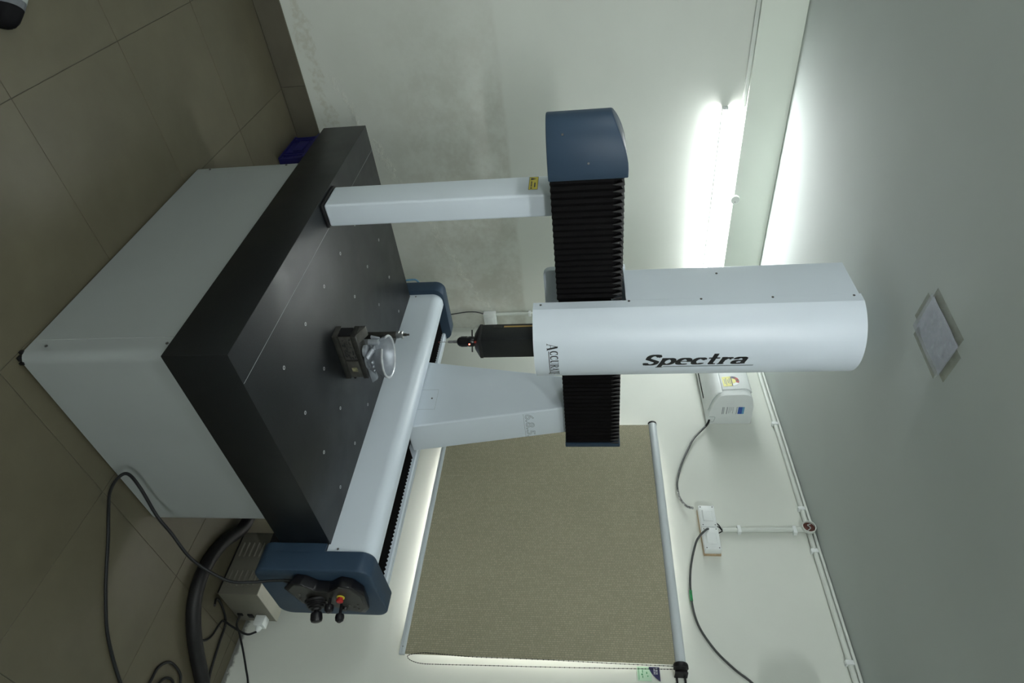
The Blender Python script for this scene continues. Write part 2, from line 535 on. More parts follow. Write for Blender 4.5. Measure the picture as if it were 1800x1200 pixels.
# ================================================================== lettering (broad-nib strokes)
def arc(cx_, cy_, rx, ry, a0, a1, k=10):
    return [(cx_ + rx * math.cos(R_(a0 + (a1 - a0) * i / k)), cy_ + ry * math.sin(R_(a0 + (a1 - a0) * i / k))) for i in range(k + 1)]
def hull(pts):
    pts = sorted(set((round(p[0], 6), round(p[1], 6)) for p in pts))
    def half(ps):
        h = []
        for p in ps:
            while len(h) > 1 and (h[-1][0] - h[-2][0]) * (p[1] - h[-2][1]) - (h[-1][1] - h[-2][1]) * (p[0] - h[-2][0]) <= 0:
                h.pop()
            h.append(p)
        return h
    a, b = half(pts), half(pts[::-1])
    return a[:-1] + b[:-1]
def letter_polys(strokes, x0, w, h, nib):
    """strokes: list of polylines in the unit box; optional (polyline, nibw, nibh)"""
    out = []
    for s in strokes:
        nw, nh = nib
        if isinstance(s, tuple):
            s, nw, nh = s
        for (ax, ay), (bx, by) in zip(s, s[1:]):
            pts = []
            for px, py in ((ax, ay), (bx, by)):
                X, Y = x0 + px * w, py * h
                for dx, dy in ((-1, -1), (1, -1), (1, 1), (-1, 1)):
                    pts.append((X + dx * nw / 2, Y + dy * nh / 2))
            out.append(hull(pts))
    return out
LOW = {   # wide bold lower case, box is the x-height; ascender to 1.5, descender to -0.4
    'S': [arc(.5, 1.06, .40, .40, 25, 200) + [(.5, .72)] + arc(.5, .36, .40, .36, 60, -60)[3:] + arc(.5, .36, .40, .36, -70, -165), ([(.90, 1.45), (.90, 1.15)], .04, .05), ([(.08, .3), (.08, 0)], .04, .05)],
    'p': [[(.14, .98), (.14, -.42)], arc(.52, .5, .40, .47, 150, -150, 14), ([(-.02, .98), (.14, .98)], .06, .08), ([(-.06, -.42), (.40, -.42)], .06, .08)],
    'e': [arc(.5, .5, .42, .47, 0, 300, 14), ([(.1, .52), (.90, .52)], .05, .10)],
    'c': [arc(.5, .5, .42, .47, 40, 315, 14), ([(.80, .88), (.80, .70)], .16, .06)],
    't': [[(.42, 1.45), (.42, .2)] + arc(.62, .2, .2, .18, 180, 300), ([(-.04, .93), (.95, .93)], .05, .17)],
    'r': [[(.22, .98), (.22, .03)], arc(.62, .45, .40, .50, 150, 60), ([(.02, .98), (.22, .98)], .06, .08), ([(-.02, .03), (.50, .03)], .06, .08), ([(.82, .90), (.82, .74)], .16, .06)],
    'a': [arc(.45, .72, .34, .26, 170, 0) + [(.79, .1)], arc(.42, .27, .34, .25, 60, 320, 12), ([(.79, .03), (1.0, .06)], .06, .08)],
}
CAP = {
    'A': [([(.03, 0), (.48, 1)], .05, .03), [(.50, 1), (.86, 0)], ([(.2, .33), (.68, .33)], .03, .04), ([(-.08, 0), (.18, 0)], .03, .04), ([(.66, 0), (1.06, 0)], .03, .04)],
    'C': [arc(.52, .5, .42, .49, 50, 310, 16), ([(.86, .92), (.86, .66)], .05, .03), ([(.86, .3), (.86, .12)], .05, .03)],
    'U': [[(.2, 1), (.2, .3)] + arc(.5, .3, .30, .29, 180, 270), (arc(.5, .3, .32, .29, 270, 360) + [(.82, 1)], .05, .04), ([(.02, 1), (.4, 1)], .03, .04), ([(.68, 1), (.98, 1)], .03, .04)],
    'R': [[(.22, 1), (.22, 0)], ([(.22, 1), (.5, 1)], .03, .05), arc(.5, .76, .30, .235, 80, -80), ([(.22, .51), (.5, .51)], .03, .05), [(.52, .5), (.86, .02)], ([(.04, 0), (.42, 0)], .03, .04), ([(.8, 0), (1.02, .03)], .03, .04), ([(.04, 1), (.22, 1)], .03, .04)],
    'T': [[(.5, 1), (.5, 0)], ([(.05, 1), (.95, 1)], .03, .05), ([(.06, 1), (.06, .74)], .04, .03), ([(.94, 1), (.94, .74)], .04, .03), ([(.3, 0), (.7, 0)], .03, .04)],
    'E': [[(.24, 1), (.24, 0)], ([(.05, 1), (.88, 1)], .03, .05), ([(.05, 0), (.9, 0)], .03, .05), ([(.24, .52), (.66, .52)], .03, .05), ([(.88, 1), (.88, .76)], .04, .03), ([(.9, 0), (.9, .26)], .04, .03), ([(.66, .64), (.66, .4)], .04, .03)],
}
def text_mesh(name, polys, place, mat, parent, sub=0.012):
    """polys in flat text space -> placed on a surface by place(u, v)"""
    mb = MB()
    for pl in polys:
        # split long strokes so that they follow a curved surface
        mb.poly([Vector((p[0], p[1], 0)) for p in pl])
    bm = mb.bm
    bmesh.ops.triangulate(bm, faces=[f for f in bm.faces if len(f.verts) > 4])
    for _ in range(3):
        long_e = [e for e in bm.edges if e.calc_length() > sub]
        if not long_e:
            break
        bmesh.ops.subdivide_edges(bm, edges=long_e, cuts=1)
        bmesh.ops.triangulate(bm, faces=[f for f in bm.faces if len(f.verts) > 4])
    for v in bm.verts:
        v.co = place(v.co.x, v.co.y)
    return mb.build(name, mat, parent, smooth=False)

# ================================================================== the measuring machine
MX, MY, MROT = 1.1336, 1.2777, R_(0.9384)
cmm = tag(empty('measuring_machine', (MX, MY, 0), MROT), 'white bridge measuring machine with black granite table and pale column', 'machine')
Z0, Z1, GX, GY = 0.509, 0.721, 1.040, 1.612

# --- base cabinet
cab = MB().prism(rrect(0.016, 0.926, 0.026, 1.300, 0.035, 6), 'z', 0.010, Z0).build('base_cabinet', 'cabinet_white_dimmed', cmm)
MB().prism(rrect(0.03, 0.912, 0.04, 1.286, 0.03, 4), 'z', 0.0, 0.012).build('plinth', 'rubber_black', cab)
MB().box(0.0148, 0.020, 0.105, 1.225, 0.016, Z0 - .012).build('side_panel', 'cabinet_white_dimmed', cab, bevel=0.0008, seg=1)
screw_src = MB().lathe((0, 0, 0), (-1, 0, 0), [(-.002, .0048), (.0012, .0048), (.0020, .0035)], 12).build('screw', 'screw_metal', cab)
screw_src.location = (0.0145, 0.075, 0.075)
for y, z in ((0.075, 0.485), (1.262, 0.075), (1.262, 0.44)):
    share(screw_src, 'screw', (0.0145, y, z), cab)

chip = MB()
for t_, w_, h_ in ((0.2, .010, .012), (0.55, .014, .007), (0.85, .008, .015)):
    a_ = R_(180 + 90 * t_)
    chip.box(0.051 + .0356 * math.cos(a_) - w_ / 2, 0.051 + .0356 * math.cos(a_) + w_ / 2, 0.061 + .0356 * math.sin(a_) - w_ / 2, 0.061 + .0356 * math.sin(a_) + w_ / 2, 0.0, h_)
chip.build('chipped_edge', 'rubber_black', cab, smooth=False)
# --- granite table
slab = MB().box(0, GX, 0, GY, Z0, Z1).build('granite_table', 'granite', cmm, bevel=0.0025, seg=2)
MB().box(0.122, 0.1238, 0.003, GY - .003, Z1 - .0005, Z1 + 0.0003).build('scribed_line', 'scribe', slab, smooth=False)
ins = MB().lathe((0, 0, 0), (0, 0, 1), [(-.004, .0042), (.0012, .0042), (.0012, .0075), (-.004, .0075)], 16, caps=False).build('threaded_insert', 'insert_metal', slab)
first = True
for i in range(4):
    for j in range(6):
        loc = (0.2634 + 0.2315 * i, 0.2164 + 0.2315 * j, Z1)
        if first:
            ins.location = loc; first = False
        else:
            share(ins, 'threaded_insert', loc, slab)
        

# --- guideway along the right edge of the table
def arcpts(cx_, cz_, r, a0, a1, k=8):
    return [(cx_ + r * math.cos(R_(a0 + (a1 - a0) * i / k)), cz_ + r * math.sin(R_(a0 + (a1 - a0) * i / k))) for i in range(k + 1)]
GXI = GX + 0.002
prof = [(GXI, 0.712)] + arcpts(GXI + .055, 0.905 - .055, .055, 180, 90) + [(1.122, 0.905), (1.122, 0.712)]
gd = MB().prism(prof, 'y', -0.033, 1.628).build('guideway_cover', 'machine_white', cmm, angle=30)
for y in (-0.018, 1.61):
    MB().lathe((GXI - .0002, y, 0.755), (-1, 0, 0), [(-.002, .0045), (.001, .0045), (.002, .003)], 12).build('screw', 'screw_metal', gd)
gb = MB().box(1.123, 1.345, -0.03, 1.626, 0.46, 0.83)
gb.box(GX + .001, 1.123, -0.03, 1.60, 0.46, 0.711)
gb.build('guideway_beam', 'rubber_black', cmm)
outer = MB().prism([(1.346, 0.46), (1.395, 0.46), (1.395, 0.868), (1.385, 0.878), (1.352, 0.878), (1.346, 0.872)], 'y', -0.032, 1.627).build('guideway_outer_cover', 'machine_white', cmm)
MB().box(1.366, 1.3685, -.03, 1.625, 0.8775, 0.8786).build('seam', 'seam', outer)
# the pleated cloth over the guideway slot, in two runs either side of the bridge foot
def y_bellows(y0, y1):
    mb = MB()
    n = int((y1 - y0) / 0.02)
    prev = None
    for k in range(2 * n + 1):
        y = y0 + (y1 - y0) * k / (2 * n)
        d = 0.0 if k % 2 else 0.009
        row = [mb.bm.verts.new(p) for p in ((1.124, y, 0.833), (1.124, y, 0.862 - d), (1.344, y, 0.862 - d), (1.344, y, 0.833))]
        if prev:
            for a_, b2, c_, d_ in zip(prev, prev[1:], row[1:], row):
                mb.bm.faces.new((a_, b2, c_, d_))
        prev = row
    return mb.build('guideway_bellows', 'bellows_cloth', cmm, smooth=False)
y_bellows(-0.03, 0.672)
y_bellows(1.165, 1.626)
# blue end covers
cap = MB().prism(rrect(1.028, 1.400, 0.430, 0.908, 0.055, 7), 'y', -0.118, -0.032).build('guideway_end_cover', 'machine_blue', cmm, bevel=0.008, seg=3)
MB().prism(rrect(1.0285, 1.3995, 0.4305, 0.709, 0.055, 7, (1, 1, 0, 0)), 'y', -0.045, -0.0015).build('cover_flange', 'machine_blue', cap)
rcap = MB().prism(rrect(1.012, 1.400, 0.430, 0.915, 0.055, 7), 'y', 1.628, 1.715).build('guideway_end_cover', 'machine_blue', cmm, bevel=0.006, seg=2)
MB().tube(catmull([(1.02, 1.73, .60), (1.02, 1.75, .70), (1.024, 1.75, .735), (1.05, 1.74, .752), (1.06, 1.71, .752)], 6), 0.006, 8).build('air_hose', 'hose_blue', rcap)
MB().lathe((1.055, 1.716, .785), (0, 1, 0), [(0, .010), (.02, .010), (.02, .016), (.032, .016)], 14).build('regulator_knob', 'rubber_black', rcap)

# --- bridge legs
leg = MB().box(0.0145, 0.113, 0.877, 1.031, 0.733, 1.66).build('bridge_leg', 'machine_white', cmm, bevel=0.010, seg=4)
MB().box(0.011, 0.115, 0.873, 1.033, Z1 + .0006, 0.733).build('air_bearing', 'rubber_black', leg, bevel=0.002)
stk = MB().box(0.0140, 0.0146, 0.918, 1.018, 1.545, 1.580).build('warning_label', 'yellow', leg, smooth=False)
lt = MB()
for z0, z1 in ((1.5445, 1.5458), (1.5792, 1.5805)):
    lt.box(0.0136, 0.0139, 0.917, 1.019, z0, z1)
for y0, y1 in ((.917, .9185), (1.0175, 1.019)):
    lt.box(0.0136, 0.0139, y0, y1, 1.5445, 1.5805)
for y in (0.925, 0.943, .957, .972):
    lt.box(0.0136, 0.0139, y, y + .010, 1.5520, 1.5575)
lt.box(0.0136, 0.0139, 0.936, .972, 1.5655, 1.5705)
lt.poly([(0.0137, 0.992, 1.551), (0.0137, 1.013, 1.551), (0.0137, 1.0025, 1.574)])
lt.build('label_print', 'ink', stk, smooth=False)
def lf(z): return 0.687 + 0.1545 * (z - 0.889)       # front of the right leg leans back
def lb(z): return 1.148 - 0.1706 * (z - 0.885)
zb_, zt_ = 0.866, 1.66
rleg = MB().hexa([(1.13, lf(zb_), zb_), (1.315, lf(zb_), zb_), (1.315, lb(zb_), zb_), (1.13, lb(zb_), zb_)],
                 [(1.13, lf(zt_), zt_), (1.315, lf(zt_), zt_), (1.315, lb(zt_), zt_), (1.13, lb(zt_), zt_)]).build('bridge_leg', 'machine_white', cmm, bevel=0.009, seg=4)
sc = share(screw_src, 'screw', (1.1300, 0.875, 0.965), rleg)
pan = MB()
for z in (0.99,):
    pan.box(1.1295, 1.1302, 0.80, 0.935, z, z + .0012)
pan.box(1.1295, 1.1302, 0.80, 0.8012, 0.905, 0.99); pan.box(1.1295, 1.1302, 0.934, 0.9352, 0.905, 0.99)
pan.build('access_panel_seam', 'seam', rleg, smooth=False)
# outlined digits on the front of the right leg
fc = bpy.data.curves.new('digits', 'FONT')
fc.body = '6.8.5.'
fc.size = 0.052; fc.shear = 0.15; fc.fill_mode = 'NONE'; fc.bevel_depth = 0.0008; fc.bevel_resolution = 0; fc.resolution_u = 6
fo = bpy.data.objects.new('digits_curve', fc); COL.objects.link(fo)
bpy.context.view_layer.update()
dme = bpy.data.meshes.new_from_object(fo.evaluated_get(bpy.context.evaluated_depsgraph_get()))
bpy.data.objects.remove(fo, do_unlink=True)
xs_ = [v.co.x for v in dme.vertices]
sx_ = 0.165 / (max(xs_) - min(xs_))
for v in dme.vertices:
    X = 1.147 + (v.co.x - min(xs_)) * sx_
    Z = 1.444 + v.co.y * 1.12
    v.co = (X, lf(Z) - 0.0003 - v.co.z, Z)
dme.materials.clear(); dme.materials.append(MATS['ink_grey'])
dig = bpy.data.objects.new('outlined_digits', dme); COL.objects.link(dig); dig.parent = rleg
MB().box(1.140, 1.314, lf(1.436) - .0006, lf(1.436) + .0006, 1.4355, 1.4368).build('underline', 'ink_grey', rleg, smooth=False)

# --- bridge beam with bellows
BY0, BY1, BZ0, BZ1 = 0.760, 0.955, 1.637, 1.902
beam = MB().box(-0.10, 1.35, BY0 + .03, BY1 - .03, BZ0 + .004, BZ1 - .045).build('bridge_beam', 'rubber_black', cmm)
def x_bellows(x0, x1, name='beam_bellows'):
    mb = MB()
    n = round((x1 - x0) / 0.0262)
    prev = None
    for k in range(2 * n + 1):
        x = x0 + (x1 - x0) * k / (2 * n)
        if k % 2:
            pr = [(BY0, BZ0), (BY0, BZ1 - .038), (BY0 + .020, BZ1), (BY1 - .020, BZ1), (BY1, BZ1 - .038), (BY1, BZ0)]
        else:
            e = 0.013
            pr = [(BY0 + e * .45, BZ0 + .002), (BY0 + e * .45, BZ1 - .040), (BY0 + .034, BZ1 - .012), (BY1 - .034, BZ1 - .012), (BY1 - e * .45, BZ1 - .040), (BY1 - e * .45, BZ0 + .002)]
        row = [mb.bm.verts.new((x, y, z)) for y, z in pr]
        if prev:
            for a_, b2, c_, d_ in zip(prev, prev[1:], row[1:], row):
                mb.bm.faces.new((a_, b2, c_, d_))
        prev = row
    o = mb.build(name, 'bellows_cloth', cmm, smooth=False)
    gm = MB()      # added triangles between the pleats, paler cloth painted as caught light
    for k in range(n):
        xm = x0 + (x1 - x0) * (k + 1) / n if k < n - 1 else x1 - .004
        w_ = .0075
        gm.hexa([(xm, BY0 + .002, BZ1 - .044), (xm + w_, BY0 + .004, BZ1 - .003), (xm - w_, BY0 + .004, BZ1 - .003)],
                [(xm, BY0 - .0015, BZ1 - .044), (xm + w_, BY0 + .001, BZ1 - .003), (xm - w_ * .6, BY0 + .001, BZ1 - .003)])
    gm.build('lit_corners', 'cloth_lit', o, smooth=False)
    return o
x_bellows(-0.10, 0.437)
x_bellows(0.772, 1.35)
# left blue end cover, rounded in plan with a falling top
pl = [(-0.098, BY0 - .006), (-0.128, BY0 - .006)]
yc, ry = (BY0 + BY1) / 2, (BY1 - BY0) / 2 + .006
for i in range(1, 24):
    t = math.pi * i / 24
    pl.append((-0.128 - 0.175 * math.sin(t), yc - ry * math.cos(t)))
pl += [(-0.128, BY1 + .006), (-0.098, BY1 + .006)]
ztop = lambda x_: 1.912 - 0.055 * max(0, (-0.128 - x_) / 0.175) ** 1.7
bcap = MB().hexa([(x_, y_, 1.633) for x_, y_ in pl], [(x_, y_, ztop(x_)) for x_, y_ in pl]).build('beam_end_cover', 'machine_blue', cmm, bevel=0.005, seg=2, angle=40)
for (x_, z_) in ((-0.255, 1.69), (-0.16, 1.775)):
    t = math.asin(min(1, (-0.128 - x_) / 0.175)); y_ = yc - ry * math.cos(t)
    MB().lathe((x_, y_, z_), (-.35, -1, 0), [(-.003, .0045), (.0008, .0045), (.002, .003)], 12).build('screw', 'screw_metal', bcap)
MB().box(1.351, 1.374, BY0 - .004, BY1 + .004, 1.633, 1.905).build('beam_end_plate', 'machine_blue', cmm, bevel=0.004)

# --- carriage column
CXc, CYc, CR, CA, CPHI = 0.605, 0.7637, 0.1862, 0.175, 70.0     # arc centre, radius, half width, half angle
CZ0, CZ1 = 1.541, 2.800
out = [(CXc + CR * math.sin(R_(-CPHI + 2 * CPHI * i / 44)), CYc - CR * math.cos(R_(-CPHI + 2 * CPHI * i / 44))) for i in range(45)]
outline = [(CXc - CA, 0.744)] + out + [(CXc + CA, 0.744)]
fcov = MB().prism(outline, 'z', CZ0, CZ1).build('column_front_cover', 'machine_white', cmm, bevel=0.0, angle=12)
MB().prism([(x_, y_) for x_, y_ in rrect(CXc - CA + .001, CXc + CA - .001, 0.7455, 0.965, 0.02, 4, (0, 0, 1, 1))], 'z', BZ1 + .012, CZ1 - .006).build('column_rear_cover', 'machine_white', cmm)
MB().prism(rrect(CXc - CA, CXc + CA, 1.572, BZ1 + .02, 0.03, 5, (1, 1, 0, 0)), 'y', 0.966, 0.995).build('carriage_rear_plate', 'machine_white', cmm, bevel=.002)
for y_, z_ in ((0.728, 1.572), (0.738, 1.925), (0.738, 2.205), (0.736, 2.475), (0.733, 2.772)):
    share(screw_src, 'screw', (CXc - CA - .0005, y_, z_), fcov)
share(screw_src, 'screw', (CXc - CA + .0005, 0.905, 2.29), fcov)
def on_col(ang, z, off=0.0006):
    t = R_(ang)
    return Vector((CXc + (CR + off) * math.sin(t), CYc - (CR + off) * math.cos(t), z))
deg = 180 / math.pi / CR
# maker's name, reading round the column
polys = []
u = 0.0
for ch, w, h, big in (('A', .0300, .042, 1), ('C', .0220, .031, 0), ('C', .0220, .031, 0), ('U', .0230, .031, 0), ('R', .0235, .031, 0), ('A', .0225, .031, 0), ('T', .0205, .031, 0), ('E', .0220, .042, 1)):
    ps = letter_polys(CAP[ch], u, w * .86, h, (.0052 if big else .0042, .0012))
    # hairlines are given relative to the letter size
    fixed = []
    for s_ in CAP[ch]:
        if isinstance(s_, tuple):
            fixed += letter_polys([(s_[0], max(.0017, s_[1] * w), max(.0019, s_[2] * h * .8))], u, w * .86, h, (0, 0))
        else:
            fixed += letter_polys([s_], u, w * .86, h, (.0072 if big else .0050, .0017))
    oz = 0.0 if big else 0.011
    polys += [[(p[0], p[1] + oz) for p in pp] for pp in fixed]
    u += w
polys.append([(.031, .0045), (u - .021, .0045), (u - .021, .0075), (.031, .0075)])
a0 = -25.6
sc_u = (57.0 / deg) / u
text_mesh('maker_name', polys, lambda x_, y_: on_col(a0 + x_ * sc_u * deg, 1.596 + y_), 'ink', fcov, 0.006)
# model name, reading up the column
polys = []
u = 0.0
XH = 0.0365
for ch, w in (('S', .062), ('p', .062), ('e', .060), ('c', .056), ('t', .046), ('r', .050), ('a', .060)):
    for s_ in LOW[ch]:
        if isinstance(s_, tuple):
            polys += letter_polys([(s_[0], max(.004, s_[1] * w), max(.0042, s_[2] * XH))], u, w * .84, XH, (0, 0))
        else:
            polys += letter_polys([s_], u, w * .84, XH, (.0185, .0056))
    u += w
polys = [[(p[0] + 0.42 * p[1], p[1]) for p in pp] for pp in polys]
su = 0.402 / u
text_mesh('model_name', polys, lambda x_, y_: on_col(8.6 - y_ * deg, 1.974 + x_ * su), 'ink', fcov, 0.006)
text_mesh('model_underline', [[(.078, -.0150), (.427, -.0150), (.430, -.0090), (.083, -.0090)]], lambda x_, y_: on_col(8.6 - y_ * deg, 1.974 + x_), 'ink_grey', fcov, 0.02)

# --- vertical ram and touch probe
ram = MB().box(0.543, 0.643, 0.650, 0.750, 1.318, CZ0 + .02).build('vertical_ram', 'granite', cmm, bevel=0.003)
MB().box(0.5422, 0.5428, 0.728, 0.737, 1.410, CZ0).build('scale_strip', 'brass_strip', ram, smooth=False)
MB().box(0.5422, 0.5428, 0.726, 0.739, 1.365, 1.400).build('scale_end', 'panel_grey', ram, smooth=False)
PX, PY = 0.593, 0.700
MB().hexa([(PX - .024, PY - .024, 1.283), (PX + .024, PY - .024, 1.283), (PX + .024, PY + .024, 1.283), (PX - .024, PY + .024, 1.283)],
          [(PX - .051, PY - .051, 1.306), (PX + .051, PY - .051, 1.306), (PX + .051, PY + .051, 1.306), (PX - .051, PY + .051, 1.306)]).build('probe_adapter', 'dark_plastic', ram, bevel=.002)
MB().box(PX - .051, PX + .051, PY - .051, PY + .051, 1.306, 1.319).build('adapter_plate', 'dark_plastic', ram, bevel=.001)
pm = MB()
for k, (x0, w) in enumerate(((.0, .006), (.008, .005), (.015, .007), (.024, .006), (.032, .005))):
    pm.box(PX + .004 + x0, PX + .004 + x0 + w, PY - .0517, PY - .0511, 1.3095, 1.3145)
pm.build('adapter_print', 'panel_grey', ram, smooth=False)
head = MB().lathe((PX, PY, 1.206), (0, 0, 1), [(0, .008), (.003, .014), (.010, .0200), (.020, .0215), (.050, .0215), (.052, .0225), (.070, .0225), (.074, .020), (.079, .020)], 28).build('probe_head', 'grip_plastic', cmm)
kn = MB()
for k in range(14):
    t = 2 * math.pi * k / 14
    c_, s_ = math.cos(t), math.sin(t)
    kn.cyl((PX + .0213 * c_, PY + .0213 * s_, 1.224), (PX + .0213 * c_, PY + .0213 * s_, 1.250), .0016, n=6)
kn.build('grip_ribs', 'grip_plastic', head)
MB().hexa([(PX - .036, PY + .034, 1.268), (PX - .031, PY + .039, 1.268), (PX + .036, PY - .028, 1.268), (PX + .031, PY - .033, 1.268)],
          [(PX - .036, PY + .034, 1.274), (PX - .031, PY + .039, 1.274), (PX + .036, PY - .028, 1.274), (PX + .031, PY - .033, 1.274)]).build('locking_lever', 'dark_plastic', head, bevel=.001)
dirv = Vector((-0.50, -0.87, 0)).normalized()
ta = math.atan2(-0.87, -0.50) + 0.35
MB().sphere((PX + .0222 * math.cos(ta), PY + .0222 * math.sin(ta), 1.262), .0032, 10, 6).build('status_light', 'led_red', head)
MB().lathe((PX, PY, 1.166), (0, 0, 1), [(0, .0035), (.003, .0058), (.018, .0058), (.019, .0052), (.022, .0052), (.023, .0058), (.041, .0058)], 16).build('probe_module', 'pipe_plastic_grey', head)
MB().cyl((PX, PY, 1.126), (PX, PY, 1.168), .0011, .0016, 8).build('stylus', 'steel', head)
MB().sphere((PX, PY, 1.126), .002, 10, 6).build('stylus_ball', 'red', head)
MB().tube(catmull([(PX - .03, PY + .033, 1.272), (PX - .045, PY + .045, 1.285), (PX - .05, PY + .05, 1.306)], 5), .0008, 6).build('probe_lead', 'steel', head)

# ================================================================== things on the table
def mpt(x_, y_, z_):
    c_, s_ = math.cos(MROT), math.sin(MROT)
    return (MX + c_ * x_ - s_ * y_, MY + s_ * x_ + c_ * y_, z_)
# --- steel clamping block
blk = tag(empty('clamping_block', mpt(0.455, 0.588, Z1 + .0005), MROT + R_(-1.5)), 'dark steel clamping block with scuffed label plate, under the aluminium casting', 'clamping block')
L, W, H = 0.232, 0.072, 0.104
MB().box(0, L, .0, W, 0, .022).build('bottom_rail', 'dark_steel', blk, bevel=.0012)
MB().box(0, L, .0, W, .078, H - .004).build('top_rail', 'dark_steel', blk, bevel=.0012)
MB().box(.004, L - .003, .008, W - .01, .022, .078).build('web', 'dark_steel', blk)
MB().box(0.004, 0.128, .0045, .009, .025, .075).build('label_plate', 'steel_edge', blk, bevel=.0008)
MB().box(0.138, L - .004, .0045, .009, .023, .077).build('label_plate', 'steel_edge', blk, bevel=.0008)
pr = MB()
rr = random.Random(3)
for k in range(70):
    x_, z_ = rr.uniform(.012, .122), rr.uniform(.03, .07)
    pr.box(x_, x_ + rr.uniform(.003, .012), .0040, .0044, z_, z_ + rr.uniform(.001, .0045))
pr.build('etched_print', 'ink', blk, smooth=False)
MB().box(0.172, 0.196, .0038, .0044, .038, .062).build('paper_label', 'old_label', blk, smooth=False)
MB().box(-.002, .0, .002, W - .002, .0, .022).build('end_lip', 'steel_edge', blk)
MB().box(-.0015, .003, .010, W - .012, .024, .076).build('open_end', 'rubber_black', blk)
MB().hexa([(-.0, .010, H - .004), (.045, .010, H - .004), (.045, W, H - .004), (-.0, W, H - .004)], [(-.0, .062, H + .022), (.045, .062, H + .022), (.045, W, H + .022), (-.0, W, H + .022)]).build('stop_wedge', 'steel_edge', blk, bevel=.001)
MB().cyl((L, .012, .035), (L + .006, .012, .035), .006, n=12).build('clamp_screw', 'rubber_black', blk)
# --- aluminium casting
cst = tag(empty('aluminium_casting', mpt(0.620, 0.645, Z1 + H - .0035 + .0005), MROT), 'silver die-cast bell-shaped housing held on top of the dark steel block', 'casting')
cst.scale = (1.06, 1.06, 0.84)
body = MB()
n = 40
# bell mouth: flared shell open to the top with a gap at the left
prof_o = [(.030, .056), (.052, .062), (.066, .072), (.080, .081), (.096, .085), (.101, .088), (.104, .088)]
prof_i = [(.104, .079), (.098, .078), (.080, .073), (.062, .064), (.050, .050), (.046, .0)]
def shell(mb, prof, a0, a1, n=40, cx_=0.0, cy_=0.0):
    rows = []
    for s, r in prof:
        rows.append([mb.bm.verts.new((cx_ + r * math.cos(R_(a0 + (a1 - a0) * i / n)), cy_ + r * math.sin(R_(a0 + (a1 - a0) * i / n)), s)) for i in range(n + 1)])
    for A, B in zip(rows, rows[1:]):
        for i in range(n):
            mb.bm.faces.new((A[i], A[i + 1], B[i + 1], B[i]))
    return rows
rows = shell(body, prof_o + prof_i, -155, 165)
for e in (0, -1):
    f = [r[e] for r in rows]
    try:
        body.bm.faces.new(f)
    except ValueError:
        pass
bell = body.build('bell_mouth', 'cast_aluminium', cst, angle=50)
MB().lathe((0, 0, .0), (0, 0, 1), [(.0, .050), (.010, .050), (.012, .040), (.034, .040), (.040, .056), (.046, .056)], 32).build('neck', 'cast_aluminium', cst)
MB().lathe((.030, -.052, .075), (.5, -.85, .12), [(-.012, .004), (.0, .004), (.001, .0025)], 10).build('port', 'rubber_black', bell)
MB().tube([(.0845 * math.cos(R_(-153 + 316 * i / 48)), .0845 * math.sin(R_(-153 + 316 * i / 48)), .105) for i in range(49)], .0048, 8).build('rim_bead', 'rim_highlight', bell)  # rim in paler metal, its highlight put into the colour
# round lug with holes at the left
lug = MB()
lug.lathe((-.060, -.030, .006), (0, 0, 1), [(0, .024), (.016, .024), (.018, .022)], 24)
lug.box(-.062, -.02, -.048, -.01, .006, .020)
lug.build('round_lug', 'cast_aluminium', cst, bevel=0.0)
b1 = MB().lathe((-.052, -.062, .030), (-.35, .60, .55), [(-.004, .009), (.0, .012), (.040, .012), (.044, .010)], 18).build('tubular_boss', 'cast_aluminium', cst)
MB().lathe((-.052, -.062, .030), (-.35, .60, .55), [(-.0052, .0055), (-.003, .0055)], 14).build('bore', 'rubber_black', b1)
MB().lathe((-.070, .010, .02), (0, 0, 1), [(0, .013), (.050, .013), (.053, .010)], 18).build('post_boss', 'cast_aluminium', cst)
MB().hexa([(-.09, .02, .03), (-.04, .02, .03), (-.04, .032, .03), (-.09, .032, .03)], [(-.08, .024, .075), (-.06, .024, .075), (-.06, .030, .075), (-.08, .030, .075)]).build('rib', 'cast_aluminium', cst, bevel=.002)
for px_, py_, r_ in ((-.005, -.062, .007), (.012, -.066, .006), (-.025, -.060, .008)):
    MB().sphere((px_, py_, .047), r_, 12, 8).build('cast_nub', 'cast_aluminium', cst)
# rail plate below the bell at the right
MB().hexa([(.02, -.045, .0005), (.105, -.045, .0005), (.105, -.02, .0005), (.02, -.02, .0005)], [(.05, -.05, .034), (.085, -.045, .034), (.085, -.03, .034), (.05, -.03, .034)]).build('foot_web', 'cast_aluminium', cst, bevel=.002)
# --- stepped pin behind it
pin = tag(empty('stepped_pin', mpt(0.640, 0.808, Z1 + .0005)), 'slim stepped steel pin standing upright behind the silver casting', 'gauge pin')
MB().lathe((0, 0, 0), (0, 0, 1), [(0, .026), (.012, .026), (.014, .0165), (.180, .0165), (.184, .0155)], 24).build('shank', 'dark_steel', pin)
MB().lathe((0, 0, .184), (0, 0, 1), [(0, .0165), (.002, .0185), (.014, .0185), (.016, .0155), (.022, .0155), (.023, .0175), (.030, .0175), (.032, .012)], 24).build('collar', 'steel', pin)
MB().lathe((0, 0, .216), (0, 0, 1), [(0, .0065), (.014, .0065), (.015, .0045), (.026, .0045)], 16).build('tip', 'dark_steel', pin)

